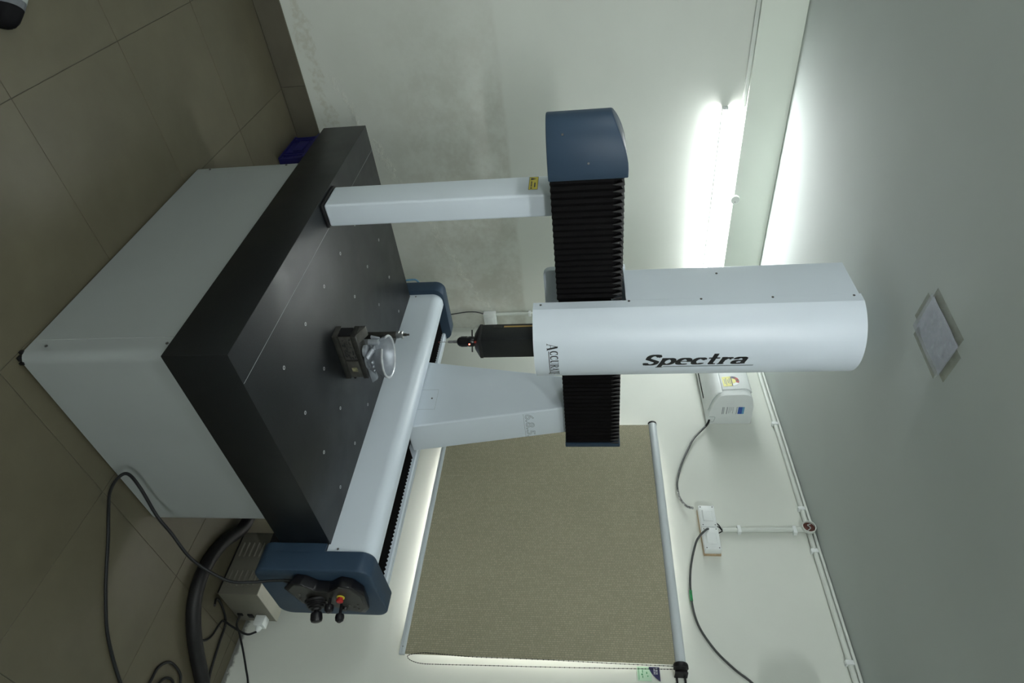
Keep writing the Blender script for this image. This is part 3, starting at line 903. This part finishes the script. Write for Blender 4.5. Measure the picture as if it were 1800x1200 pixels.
# ================================================================== joystick controller on the blue end cover
joy = tag(empty('joystick_controller', (MX, MY, 0), MROT), 'black joystick control box hung on the blue end cover of the guideway', 'controller')
oline = [(1.042, .602), (1.085, .563), (1.208, .600), (1.238, .655), (1.226, .715), (1.262, .785), (1.276, .845), (1.238, .872), (1.132, .880), (1.070, .848), (1.052, .800), (1.098, .742), (1.092, .685), (1.050, .645)]
def inset(pts, d):
    cx_ = sum(p[0] for p in pts) / len(pts); cz_ = sum(p[1] for p in pts) / len(pts)
    return [(cx_ + (p[0] - cx_) * (1 - d), cz_ + (p[1] - cz_) * (1 - d)) for p in pts]
MB().hexa([(x_, -.1185, z_) for x_, z_ in inset(oline, .10)], [(x_, -.1655, z_) for x_, z_ in oline]).build('housing', 'grip_plastic', joy, bevel=.006, seg=2)
MB().hexa([(x_, -.165, z_) for x_, z_ in inset(oline, .10)], [(x_, -.1675, z_) for x_, z_ in inset(oline, .12)]).build('panel', 'panel_grey', joy)
d_ = Vector((.02, -.075, .018)).normalized()
j0 = Vector((1.170, -.166, .672))
MB().lathe(j0, d_, [(0, .046), (.007, .045), (.009, .039), (.014, .041), (.016, .035), (.022, .037), (.024, .030), (.031, .031), (.034, .022), (.041, .018)], 24).build('rubber_boot', 'rubber_black', joy)
MB().lathe(j0 + d_ * .038, d_, [(0, .009), (.007, .010), (.010, .020), (.015, .0225), (.034, .0235), (.043, .020), (.047, .011)], 20).build('joystick_knob', 'grip_plastic', joy)
for nm, c_, l_ in (('lever', (1.150, -.167, .735), .030), ('lever', (1.198, -.167, .768), .044)):
    s_ = MB().cyl(c_, Vector(c_) + Vector((0, -l_, .006)), .0058, .0062, 10).build('lever', 'dark_plastic', joy)
    q = Vector(c_) + Vector((0, -l_ + .004, .0055))
    MB().lathe(q, (0, -1, .14), [(0, .008), (.003, .0165), (.014, .0180), (.025, .0155), (.032, .007)], 16).build('lever_knob', 'grip_plastic', s_)
MB().lathe((1.138, -.167, .782), (0, -1, 0), [(0, .016), (.004, .016), (.004, .012)], 20).build('stop_button_ring', 'yellow', joy)
sb = MB().lathe((1.138, -.171, .782), (0, -1, 0), [(0, .010), (.006, .010), (.008, .014), (.014, .014), (.017, .010)], 20).build('stop_button', 'red', joy)
bt = None
for k, (x_, z_) in enumerate(((1.205, .80), (1.222, .815), (1.235, .83), (1.20, .835), (1.12, .62), (1.16, .61))):
    if bt is None:
        bt = MB().lathe((0, 0, 0), (0, -1, 0), [(0, .0045), (.003, .0045), (.004, .003)], 12).build('button', 'steel_edge', joy)
        bt.location = (x_, -.1672, z_)
    else:
        share(bt, 'button', (x_, -.1672, z_), joy)
MB().lathe((1.225, -.167, .775), (0, -1, 0), [(0, .012), (.008, .0115), (.012, .009)], 16).build('speed_dial', 'dark_plastic', joy)
MB().cyl((1.075, -.140, .590), (1.068, -.140, .560), .0085, .0065, 12).build('cable_gland', 'rubber_black', joy)
cab_pts = [(1.068, -.140, .565), (1.055, -.150, .515), (1.030, -.17, .455), (.971, -.195, .393), (.857, -.18, .302), (.75, -.135, .245), (.685, -.10, .200), (.578, -.06, .172), (.536, -.03, .130), (.532, -.05, .104),
           (.582, -.075, .060), (.680, -.094, .010), (.755, -.165, .008), (.822, -.239, .008), (.893, -.311, .008), (1.007, -.404, .008), (1.19, -.493, .008), (1.38, -.55, .008), (1.6, -.59, .008)]
MB().tube(catmull(cab_pts, 8), .0058, 8).build('cable', 'cable_black', joy)

# ================================================================== things on the floor
hs = catmull([(2.30, 2.30, .045), (2.50, 1.95, .06), (2.585, 1.66, .05), (2.500, 1.484, .032), (2.462, 1.345, .031), (2.488, 1.22, .031), (2.572, 1.125, .031), (2.690, 1.050, .031), (2.83, .975, .031), (2.93, .86, .031), (2.95, .60, .031)], 10)
tag(MB().tube(hs, lambda t: .0305, 16).build('flexible_hose', 'rubber_black'), 'thick black flexible hose curving over the floor from behind the machine', 'hose')
tag(MB().tube(catmull([(2.60, 1.236, .066), (2.643, 1.285, .03), (2.70, 1.310, .008), (2.768, 1.299, .007), (2.836, 1.262, .007), (2.852, 1.176, .007), (2.878, 1.062, .007), (2.915, .98, .007), (2.96, .80, .007)], 8), .0055, 8).build('power_cable', 'cable_black'), 'thin black cable looping over the floor beside the thick hose', 'cable')
lp = [(2.44, .70, .007), (2.478, .80, .007), (2.496, .87, .007), (2.503, .929, .007), (2.561, .971, .007), (2.648, .969, .007), (2.691, .94, .007), (2.70, .86, .008), (2.64, .76, .018), (2.54, .76, .018), (2.53, .84, .016), (2.56, .905, .012), (2.62, .925, .010), (2.655, .90, .009), (2.66, .80, .008), (2.60, .62, .007)]
tag(MB().tube(catmull(lp, 8), .0056, 8).build('coiled_cable', 'cable_black'), 'black cable lying coiled in loops on the bare floor tiles', 'cable')
# --- louvred power unit
box = tag(empty('power_unit', (2.672, 1.326, 0), 0.0), 'grey louvred metal power unit on the floor behind the blue end cover', 'power unit')
BW, BD, BH = 0.268, 0.325, 0.205
MB().box(0, BW, 0, BD, .008, BH).build('case', 'box_grey', box, bevel=.003)
MB().box(-.001, BW + .001, -.001, BD + .001, BH - .004, BH + .001).build('lid', 'cream_metal', box, bevel=.001)
for x_, y_ in ((.02, .02), (BW - .02, .02), (.02, BD - .02), (BW - .02, BD - .02)):
    MB().cyl((x_, y_, 0), (x_, y_, .009), .012, .012, 12).build('foot', 'rubber_black', box)
lv = None
for y0 in (.042, .190):
    for k in range(6):
        z_ = .030 + k * .026
        if lv is None:
            mb = MB()
            mb.lathe((0, .0, 0), (0, 1, 0), [(0, .001), (.004, .0058), (.075, .0058), (.079, .001)], 12)
            lv = mb.build('louvre', 'box_grey', box); lv.location = (-.0005, y0, z_)
        else:
            share(lv, 'louvre', (-.0005, y0, z_), box)
MB().box(-.0022, .0, .004, BD - .004, .004, .009).build('base_strip', 'rubber_black', box)
for x_, z_, w_ in ((.190, .028, .020), (.196, .078, .030)):
    MB().box(x_, x_ + w_, -.006, .001, z_, z_ + .026).build('socket', 'rubber_black', box, bevel=.002)
plug = tag(empty('plug_adapter', (2.866, 1.318, .125)), 'white plug adapter pushed into the grey power unit', 'plug')
MB().box(0, .052, -.042, .006, 0, .052).build('adapter_body', 'white_plastic', plug, bevel=.005)
MB().lathe((.026, -.042, .026), (0, -1, -.2), [(0, .016), (.014, .014), (.024, .006)], 14).build('plug_top', 'white_plastic', plug)
MB().tube(catmull([(.026, -.066, .021), (.0, -.09, -.01), (-.045, -.075, -.072), (-.065, -.06, -.112), (-.08, -.09, -.117), (-.098, -.145, -.117), (-.14, -.185, -.115), (-.20, -.20, -.118)], 8), .0050, 8).build('cable', 'cable_black', plug)
tag(MB().tube(catmull([(2.872, 1.318, .041), (2.885, 1.28, .036), (2.935, 1.265, .035), (2.962, 1.20, .07), (2.975, 1.12, .115), (2.985, 1.04, .155), (2.99, .90, .19)], 8), .0048, 8).build('supply_cable', 'cable_black'), 'black cable running from the power unit along the foot of the wall', 'cable')
# --- blue crate
cr = tag(empty('storage_crate', (1.428, 3.315, 0)), 'blue plastic crate on the floor between the machine and the stained wall', 'crate')
cb_ = MB()
CWx, CWy, CH = .40, .30, .165
cb_.box(0, CWx, 0, CWy, 0, .006)
cb_.hexa([(.012, .008, .006), (.018, .008, .006), (.018, CWy - .008, .006), (.012, CWy - .008, .006)], [(0, 0, CH), (.006, 0, CH), (.006, CWy, CH), (0, CWy, CH)])
cb_.box(CWx - .006, CWx, 0, CWy, .006, CH)
cb_.box(.006, CWx - .006, 0, .006, .006, CH); cb_.box(.006, CWx - .006, CWy - .006, CWy, .006, CH)
cb_.build('tub', 'blue_plastic', cr)
MB().box(-.010, .008, -.008, CWy + .008, CH - .018, CH + .002).build('rim', 'blue_plastic', cr, bevel=.003)
MB().box(-.006, .012, .085, .215, .060, .118).build('label_pocket', 'blue_plastic', cr, bevel=.004)
for y_ in (.03, .06, .24, .27):
    MB().box(-.003, .014, y_, y_ + .008, .02, CH - .02).build('rib', 'blue_plastic', cr, bevel=.001)
# --- sneaker at the edge of the picture
sh = tag(empty('sneaker', (.362, 1.948, 0), math.atan2(-.653, .757)), 'grey and black sneaker on the floor tiles at the picture corner', 'shoe')
def shoe_ring(s, w, h, z0):
    return [(s, w * math.cos(R_(a_)), z0 + h * max(0, math.sin(R_(a_))) ** .8) for a_ in range(0, 181, 15)]
def loft(mb, rings):
    prev = None
    for rg in rings:
        row = [mb.bm.verts.new(p) for p in rg]
        if prev:
            for i in range(len(row) - 1):
                mb.bm.faces.new((prev[i], prev[i + 1], row[i + 1], row[i]))
            mb.bm.faces.new((prev[-1], prev[0], row[0], row[-1]))
        else:
            mb.bm.faces.new(row[::-1])
        prev = row
    mb.bm.faces.new(prev)
def shoe_part(name, mat, secs, z0=.02):
    mb = MB(); loft(mb, [shoe_ring(s, w, h, z0) for s, w, h in secs]); mb.build(name, mat, sh, angle=50)
shoe_part('toe_cap', 'shoe_black', [(.012, .012, .012), (.004, .026, .028), (-.012, .036, .038), (-.032, .041, .046), (-.046, .043, .052)])
shoe_part('stripe', 'shoe_grey', [(-.046, .0435, .0525), (-.066, .0445, .060)])
shoe_part('stripe', 'shoe_pale', [(-.066, .045, .061), (-.092, .0455, .070)])
shoe_part('upper', 'shoe_grey', [(-.092, .0450, .069), (-.14, .043, .085), (-.19, .040, .10), (-.25, .037, .098), (-.275, .026, .085)])
mb = MB()
sole = [(.014, 0), (.004, .03), (-.04, .046), (-.10, .047), (-.18, .040), (-.25, .038), (-.28, .024), (-.28, -.024), (-.25, -.038), (-.18, -.040), (-.10, -.047), (-.04, -.046), (.004, -.03)]
mb.prism(sole, 'z', 0.0, .021); mb.build('sole', 'shoe_black', sh, bevel=.004)

# ================================================================== back wall fittings
def tube_light(name, root, L, mat_glow, label, group=None):
    MB().box(0, L, -.010, 0, -.013, .013).build('batten', 'white_plastic', root, bevel=.002)
    MB().lathe((.006, -.017, 0), (1, 0, 0), [(0, .0095), (L - .012, .0095)], 16).build('tube', mat_glow, root)
    for x0 in (-.002, L - .010):
        MB().box(x0, x0 + .012, -.030, 0, -.0145, .0145).build('end_cap', 'white_plastic', root, bevel=.002)
    return tag(root, label, 'lamp', group)
t1 = tube_light('tube_light', empty('tube_light', (1.428, YA - .001, 2.560)), 1.20, 'tube_glow', 'lit slim tube light on the stained wall just under the soffit')
t2 = empty('tube_light', (0.30, 0.45, ZC - .001))
t2.rotation_euler = (R_(90), 0, 0)
tube_light('tube_light', t2, 1.20, 'ceiling_tube_glow', 'lit slim tube light on the ceiling behind the camera')
t3 = empty('tube_light', (0.45, YF + .001, 2.70), math.pi)
tube_light('tube_light', t3, 1.20, 'front_tube_glow', 'lit slim tube light high on the wall behind the camera')
fill_tube = empty('tube_light', (XL + .001, 0.9, 2.60), R_(90))  # added out of view to brighten the machine's left-facing sides
tube_light('tube_light', fill_tube, 1.20, 'left_fill_glow', 'added unseen fill tube light on the wall to the left of the machine')
tag(MB().box(XL + .02, 1.432, YA - .018, YA - .0005, 2.650, 2.6715).build('cable_trunking', 'pipe_plastic', bevel=.003), 'narrow pale plastic trunking running to the lit tube light', 'trunking')
rb = tag(empty('round_box', (2.002, YA - .036, 2.680)), 'small round pale junction box on the soffit above the tube light', 'junction box')
MB().lathe((0, 0, 0), (0, -1, 0), [(0, .029), (.012, .029), (.015, .026)], 24).build('lid', 'pipe_plastic', rb)
MB().lathe((.012, -.015, 0), (0, -1, 0), [(0, .003), (.0015, .003)], 8).build('screw', 'screw_metal', rb)
# switch box by the corner with its conduit
swb = tag(empty('switch_box', (2.855, YA, .985)), 'small white switch box near the room corner above the machine rear', 'switch box')
MB().box(0, .118, -.045, -.0005, 0, .092).build('box', 'white_plastic', swb, bevel=.004)
MB().box(.03, .09, -.050, -.044, .022, .07).build('rocker', 'white_plastic', swb, bevel=.003)
MB().box(.095, .110, -.0455, -.044, .094, .099).build('slot', 'panel_grey', swb)
cp = tag(empty('wall_conduit', (2.880, YA, 0)), 'pale vertical conduit rising from the white switch box in the corner', 'conduit')
MB().cyl((0, -.013, 1.078), (0, -.013, 2.66), .0125, n=14).build('pipe', 'pipe_plastic', cp)
MB().box(-.019, .019, -.028, -.0005, 1.32, 1.34).build('clip', 'white_plastic', cp, bevel=.002)
tag(MB().tube(catmull([(2.868, YA - .02, .99), (2.846, YA - .022, .93), (2.842, YA - .024, .86), (2.858, YA - .02, .77), (2.866, YA - .02, .70), (2.87, YA - .02, .55), (2.86, YA - .02, .20)], 8), .0045, 8).build('wall_cable', 'cable_grey'), 'thin dark cable hanging below the white switch box in the corner', 'cable')

# ================================================================== right wall fittings
# --- roller blind
bl = tag(empty('roller_blind', (XB, 0, 0)), 'beige patterned roller blind lowered over the window', 'blind')
B0, B1, BT, BB = 1.206, 2.612, 2.135, 0.862
fx = -.052
MB().box(fx - .0006, fx + .0006, B0, B1, BB, BT - .02).build('fabric', 'blind_fabric', bl, smooth=False)
MB().box(fx + .0008, fx + .0016, B0, B1, BB, BT - .02).build('leak_reflector', 'paper_white', bl, smooth=False)  # unseen white backing added to whiten the daylight leaking round the blind
MB().cyl((-.046, B0 + .004, BT), (-.046, B1 + .004, BT), .0245, n=28).build('roller', 'blind_rail', bl)
MB().lathe((-.046, B1 + .004, BT), (0, 1, 0), [(0, .026), (.012, .026), (.014, .022)], 24).build('end_cap', 'rubber_black', bl)
MB().box(-.060, -.044, B0 - .004, B1 + .004, BB - .014, BB + .014).build('bottom_bar', 'blind_rail', bl, bevel=.002)
MB().box(-.0608, -.060, B0 + .001, B1, BB - .0015, BB - .0005).build('bar_groove', 'seam', bl)
MB().lathe((-.0605, B0 + .030, BB), (-1, 0, 0), [(0, .0025), (.001, .0025)], 10).build('screw', 'screw_metal', bl)
br = MB().lathe((-.046, B0 + .006, BT), (0, -1, 0), [(0, .030), (.006, .033), (.020, .033), (.024, .027), (.030, .027)], 24).build('chain_drive', 'rubber_black', bl)
bk = MB()
bk.box(-.055, -.0005, B0 - .036, B0 - .030, BT - .028, BT + .028)
for z_ in (BT - .022, BT + .014):
    bk.box(-.012, -.0005, B0 - .062, B0 - .030, z_, z_ + .008)
bk.build('bracket', 'rubber_black', bl)
for z_ in (BT - .018, BT + .018):
    MB().lathe((-.004, B0 - .066, z_), (-1, 0, 0), [(0, .005), (.003, .004)], 10).build('screw', 'screw_metal', bl)
chain = [(-.064, B0 - .012, BT - .02), (-.062, B0 - .010, 1.85), (-.062, B0 - .006, 1.55), (-.062, B0 - .006, 1.2), (-.062, B0 + .002, 1.02), (-.060, B0 + .004, .965), (-.060, B0 - .006, .905), (-.055, B0 - .016, .893), (-.045, B0 - .028, .915), (-.040, B0 - .036, .965), (-.040, B0 - .036, 1.05), (-.040, B0 - .032, 1.3), (-.042, B0 - .028, 1.6), (-.044, B0 - .022, 1.9), (-.046, B0 - .018, BT - .03)]
cps = catmull(chain, 14)
cm = MB(); cm.tube(cps, .0011, 6)
acc = 0.0
for p_, q_ in zip(cps, cps[1:]):
    acc += (q_ - p_).length
    if acc > .009:
        acc = 0.0
        cm.sphere(q_, .0026, 6, 4)
cm.build('bead_chain', 'rubber_black', bl)
# --- swing tag
tg = tag(empty('swing_tag', (XB - .006, 1.150, 1.945)), 'pale green and navy card tag hanging at the blind edge', 'tag')
MB().box(0, .0016, 0, .060, 0, .062).build('card', 'card_green', tg, smooth=False)
MB().prism([(0.0, .100), (.060, .100), (.060, .052), (.050, .054), (.038, .060), (.025, .070), (.012, .083), (.004, .093)], 'x', -.0004, .0016).build('navy_end', 'navy', tg, smooth=False)
tx = MB()
for row, z_ in enumerate((.083, .073)):
    for k in range(4):
        y_ = .056 - k * .0072 - row * .002
        tx.box(-.0008, -.0004, y_ - .005, y_, z_, z_ + .0014); tx.box(-.0008, -.0004, y_ - .005, y_, z_ + .0055, z_ + .0069)
        tx.box(-.0008, -.0004, y_ - .0014, y_, z_, z_ + .0069)
        if (k + row) % 2:
            tx.box(-.0008, -.0004, y_ - .005, y_ - .0036, z_, z_ + .0069)
tx.build('tag_print', 'white_plastic', tg, smooth=False)
tx = MB()
for y_, z_, w_, h_ in ((.030, .040, .008, .004), (.018, .044, .005, .004), (.012, .022, .010, .003), (.024, .018, .006, .006), (.034, .022, .012, .003), (.004, .006, .052, .002)):
    tx.box(-.0006, 0, y_, y_ + w_, z_, z_ + h_)
tx.build('tag_drawing', 'tape_green', tg, smooth=False)

# --- air conditioners
def aircon(root, L, label, panel_end):
    """local frame: y runs along the wall from the near end, x is 0 at the wall and negative into the room"""
    pf = [(0, 0.0), (-.030, .001), (-.090, .006), (-.180, .024), (-.228, .044), (-.243, .060), (-.250, .085), (-.254, .190), (-.249, .212), (-.236, .232), (-.205, .247), (-.150, .259), (0, .262)]
    MB().prism(pf, 'y', 0, L).build('case', 'white_plastic', root, bevel=.004, angle=28)
    pn = [(-.2435, .0745), (-.2530, .0750), (-.2625, .192), (-.2570, .218), (-.2420, .240), (-.2250, .248), (-.2200, .240), (-.246, .205)]
    MB().prism(pn, 'y', panel_end, L - panel_end).build('front_panel', 'white_plastic', root, bevel=.0015, angle=28)
    fl = [(-.094, .0035), (-.182, .020), (-.226, .038), (-.242, .056), (-.246, .070), (-.250, .068), (-.246, .052), (-.229, .033), (-.184, .015), (-.094, -.001)]
    MB().prism(fl, 'y', panel_end * .6, L - panel_end * .6).build('air_flap', 'white_plastic', root, angle=40)
    MB().prism([(-.050, .0035), (-.060, .0035), (-.060, -.0005), (-.050, -.0005)], 'y', .17, L - .17).build('outlet_slot', 'rubber_black', root, smooth=False)
    return tag(root, label, 'air conditioner', 'split air conditioners on the right wall')
ac1 = aircon(empty('air_conditioner', (XB - .0005, 2.662, 2.468)), .84, 'white wall air conditioner with yellow energy label, partly behind the column', .045)
ac2 = aircon(empty('air_conditioner', (XB - .0005, 0.215, 2.468)), .83, 'white wall air conditioner cut off at the picture edge', .045)
# energy label on the front panel of the first one
def pan_x(z):    # surface of the front panel at local height z
    return -.2530 - .0095 * (z - .075) / .117 - .0012
el = MB()
def lab(name, mat, pts, off=0.0, parent=ac1):
    return MB().hexa([(pan_x(z) - off, y, z) for y, z in pts], [(pan_x(z) - off - .0005, y, z) for y, z in pts]).build(name, mat, parent, smooth=False)
lab('energy_label', 'pale_yellow', [(.070, .085), (.150, .085), (.150, .140), (.070, .140)])
for a_, b2, mt in ((0, 60, 'white_plastic'), (60, 84, 'red'), (84, 108, 'dark_red'), (108, 132, 'red'), (132, 156, 'dark_red'), (156, 180, 'navy')):
    pts = [(.110 - .040 * math.cos(R_(a_ + (b2 - a_) * i / 4)), .140 + .040 * math.sin(R_(a_ + (b2 - a_) * i / 4))) for i in range(5)]
    inn = [(.110 - .022 * math.cos(R_(b2 - (b2 - a_) * i / 4)), .140 + .022 * math.sin(R_(b2 - (b2 - a_) * i / 4))) for i in range(5)]
    lab('rating_segment', mt, pts + inn, .0002)
lab('rating_sun', 'pale_yellow', [(.110 - .022 * math.cos(R_(180 * i / 8)), .140 + .022 * math.sin(R_(180 * i / 8))) for i in range(9)], .0002)
lab('rating_base', 'ink', [(.072, .134), (.148, .134), (.148, .140), (.072, .140)], .0004)
for z_, y0, y1 in ((.124, .085, .135), (.115, .095, .125), (.104, .08, .14), (.095, .09, .13)):
    lab('label_line', 'ink_grey', [(y0, z_), (y1, z_), (y1, z_ + .004), (y0, z_ + .004)], .0006)
# rating plate on the near end
ep = MB()
for x0, x1, z0, z1 in ((-.150, -.090, .080, .084), (-.150, -.090, .088, .091), (-.150, -.090, .106, .110), (-.150, -.095, .118, .1195), (-.150, -.100, .126, .1275), (-.150, -.120, .134, .1355), (-.150, -.095, .142, .1435), (-.150, -.090, .163, .166)):
    ep.box(x0, x1, -.0008, 0, z0, z1)
ep.build('rating_print', 'ink_grey', ac1, smooth=False)
MB().box(-.150, -.090, -.0010, 0, .172, .196).build('rating_badge', 'label_blue', ac1, smooth=False)
MB().box(-.150, -.090, -.0010, 0, .196, .208).build('rating_badge_band', 'label_sky', ac1, smooth=False)
nt_ = MB()
nt_.tube([(-.020, -.0003, .0), (-.020, -.0003, .034), (-.026, -.0003, .040), (-.058, -.0003, .046), (-.066, -.0003, .040), (-.066, -.0003, .010)], .0011, 6)
nt_.build('knockout_outline', 'ink_light', ac1)
# cable from the first unit, wrapped with white tape, to the switch boxes
ca = tag(empty('aircon_cable', (0, 0, 0)), 'grey taped cable drooping from the air conditioner to the switch boxes', 'cable')
c1 = catmull([(2.975, 2.664, 2.482), (2.985, 2.63, 2.462), (2.992, 2.533, 2.375), (2.992, 2.44, 2.325), (2.992, 2.362, 2.288), (2.992, 2.27, 2.254), (2.992, 2.19, 2.236), (2.992, 2.106, 2.241), (2.985, 2.05, 2.268), (2.975, 2.030, 2.30)], 8)
MB().tube(c1[:10], .0065, 8).build('bare_cable', 'cable_black', ca)
MB().tube(c1[9:52], .0060, 8).build('wrapped_cable', 'cable_grey', ca)
MB().tube(c1[51:], .0064, 8).build('taped_cable', 'tape_white', ca)
cc = tag(empty('supply_lead', (0, 0, 0)), 'dark cable with a green tape band leading down from the switch boxes', 'cable')
c2 = catmull([(2.9525, 1.890, 2.356), (2.943, 1.878, 2.342), (2.955, 1.845, 2.305), (2.982, 1.811, 2.282), (2.992, 1.683, 2.243), (2.992, 1.534, 2.226), (2.992, 1.405, 2.240), (2.992, 1.295, 2.295), (2.992, 1.211, 2.368), (2.992, 1.155, 2.434), (2.992, 1.10, 2.47), (2.985, 1.06, 2.49)], 8)
MB().tube(c2, .0056, 8).build('cable', 'cable_grey', cc)
MB().tube([p_ for p_ in c2 if 1.50 < p_.y < 1.585], .0078, 8).build('green_tape', 'tape_green', cc)
# --- board with the two boxes
sb_ = tag(empty('switch_board', (XB, 1.768, 2.322)), 'two white switch boxes side by side on a small wooden board', 'switch box')
MB().box(-.014, -.0005, 0, .268, 0, .086).build('backing_board', 'wood_board', sb_, bevel=.001)
for y0 in (.004, .137):
    bx = MB().box(-.058, -.0138, y0, y0 + .128, .002, .084).build('switch_box', 'white_plastic', sb_, bevel=.004)
    MB().hexa([(-.0575, y0 + .030, .016), (-.0575, y0 + .098, .016), (-.0575, y0 + .098, .070), (-.0575, y0 + .030, .070)], [(-.066, y0 + .034, .020), (-.066, y0 + .094, .020), (-.062, y0 + .094, .066), (-.062, y0 + .034, .066)]).build('rocker', 'white_plastic', bx, bevel=.002)
    for y_, z_ in ((y0 + .010, .012), (y0 + .010, .074), (y0 + .118, .012), (y0 + .118, .074)):
        MB().lathe((-.0578, y_, z_), (-1, 0, 0), [(0, .0032), (.001, .0032)], 8).build('screw', 'screw_metal', bx)
for k, (y0, y1) in enumerate(((.155, .140), (.175, .142), (.110, .136))):
    MB().tube(catmull([(-.035, y0, .083), (-.030, y0 * .6 + y1 * .4, .098), (-.016, y1, .112)], 6), .0032, 6).build('wire', 'cable_black', sb_)
# --- conduits under the ceiling
pc = tag(empty('ceiling_conduit', (XB, 0, 2.868)), 'pale plastic conduit clipped along the right wall just under the ceiling', 'conduit')
MB().cyl((-.014, YF + .02, 0), (-.014, YA - .04, 0), .0125, n=14).build('pipe', 'pipe_plastic', pc)
ck = None
for y_ in (3.2, 2.645, 2.045, 1.797, 1.256, .6):
    if ck is None:
        ck = MB().box(-.029, -.0005, -.010, .010, -.020, .014).build('clip', 'white_plastic', pc, bevel=.002); ck.location = (0, y_, 0)
    else:
        share(ck, 'clip', (0, y_, 0), pc)
tag(MB().cyl((XB - .0085, YF + .02, 2.8935), (XB - .0085, YA - .04, 2.8935), .008, n=12).build('corner_pipe', 'pipe_plastic'), 'thin pale pipe tucked into the corner of wall and ceiling', 'conduit')
pv = tag(empty('drop_conduit', (XB, 1.912, 2.436)), 'pale vertical conduit dropping from the ceiling conduit to the switch boxes', 'conduit')
MB().cyl((-.013, 0, 0), (-.013, .010, .410), .0125, n=14).build('pipe', 'pipe_plastic', pv)
for z_ in (.085, .363):
    MB().box(-.028, -.0005, -.018, .024, z_ - .009, z_ + .009).build('clip', 'white_plastic', pv, bevel=.002)
jb = tag(empty('open_junction_box', (XB, 1.922, 2.868)), 'round open junction box with reddish inside where two conduits meet', 'junction box')
jm = MB(); jm.lathe((-.027, 0, 0), (-1, 0, 0), [(0, .034), (.018, .034), (.018, .030), (.003, .030), (.003, .0)], 24, caps=False)
jm.build('cup', 'pipe_plastic', jb)
MB().lathe((-.0302, 0, 0), (-1, 0, 0), [(0, .0295), (.002, .0295)], 20).build('inside', 'dark_red', jb)
MB().tube(catmull([(-.033, -.02, -.012), (-.038, -.005, .006), (-.036, .012, -.004), (-.034, .02, .012)], 5), .003, 6).build('wire_ends', 'tape_white', jb)

# ================================================================== paper sheet on the ceiling
pp = tag(empty('paper_sheet', (1.374, 1.770, ZC)), 'sheet of paper in a clear sleeve taped to the ceiling', 'paper')
ang = math.atan2(1.798 - 1.770, 1.526 - 1.374)
pp.rotation_euler = (0, 0, ang)
PW, PH = 0.152, 0.212
mb = MB()
for i in range(8):
    for j in range(10):
        def zf(i, j):
            u, v = i / 8, j / 10
            return -.0014 - .005 * math.sin(math.pi * u) * math.sin(math.pi * v) - .0015 * math.sin(9 * v + 4 * u)
        q = [(i, j), (i + 1, j), (i + 1, j + 1), (i, j + 1)]
        mb.poly([(PW * a / 8, -PH * b / 10, min(-.0012, zf(a, b))) for a, b in q])
bmesh.ops.remove_doubles(mb.bm, verts=mb.bm.verts[:], dist=1e-5)
mb.build('paper', 'paper', pp, angle=80)
MB().box(-.006, PW + .006, -PH - .006, .006, -.0095, -.0088).build('clear_sleeve', 'clear_film', pp, smooth=False)
for x0, x1, y0, y1 in ((.02, PW - .015, -.004, .034), (-.034, .008, -PH + .0, .005), (PW - .008, PW + .036, -PH + .01, -.01), (.015, PW - .005, -PH - .034, -PH + .004)):
    MB().box(x0, x1, y0, y1, -.0012, -.0004).build('tape_strip', 'clear_tape', pp, smooth=False)
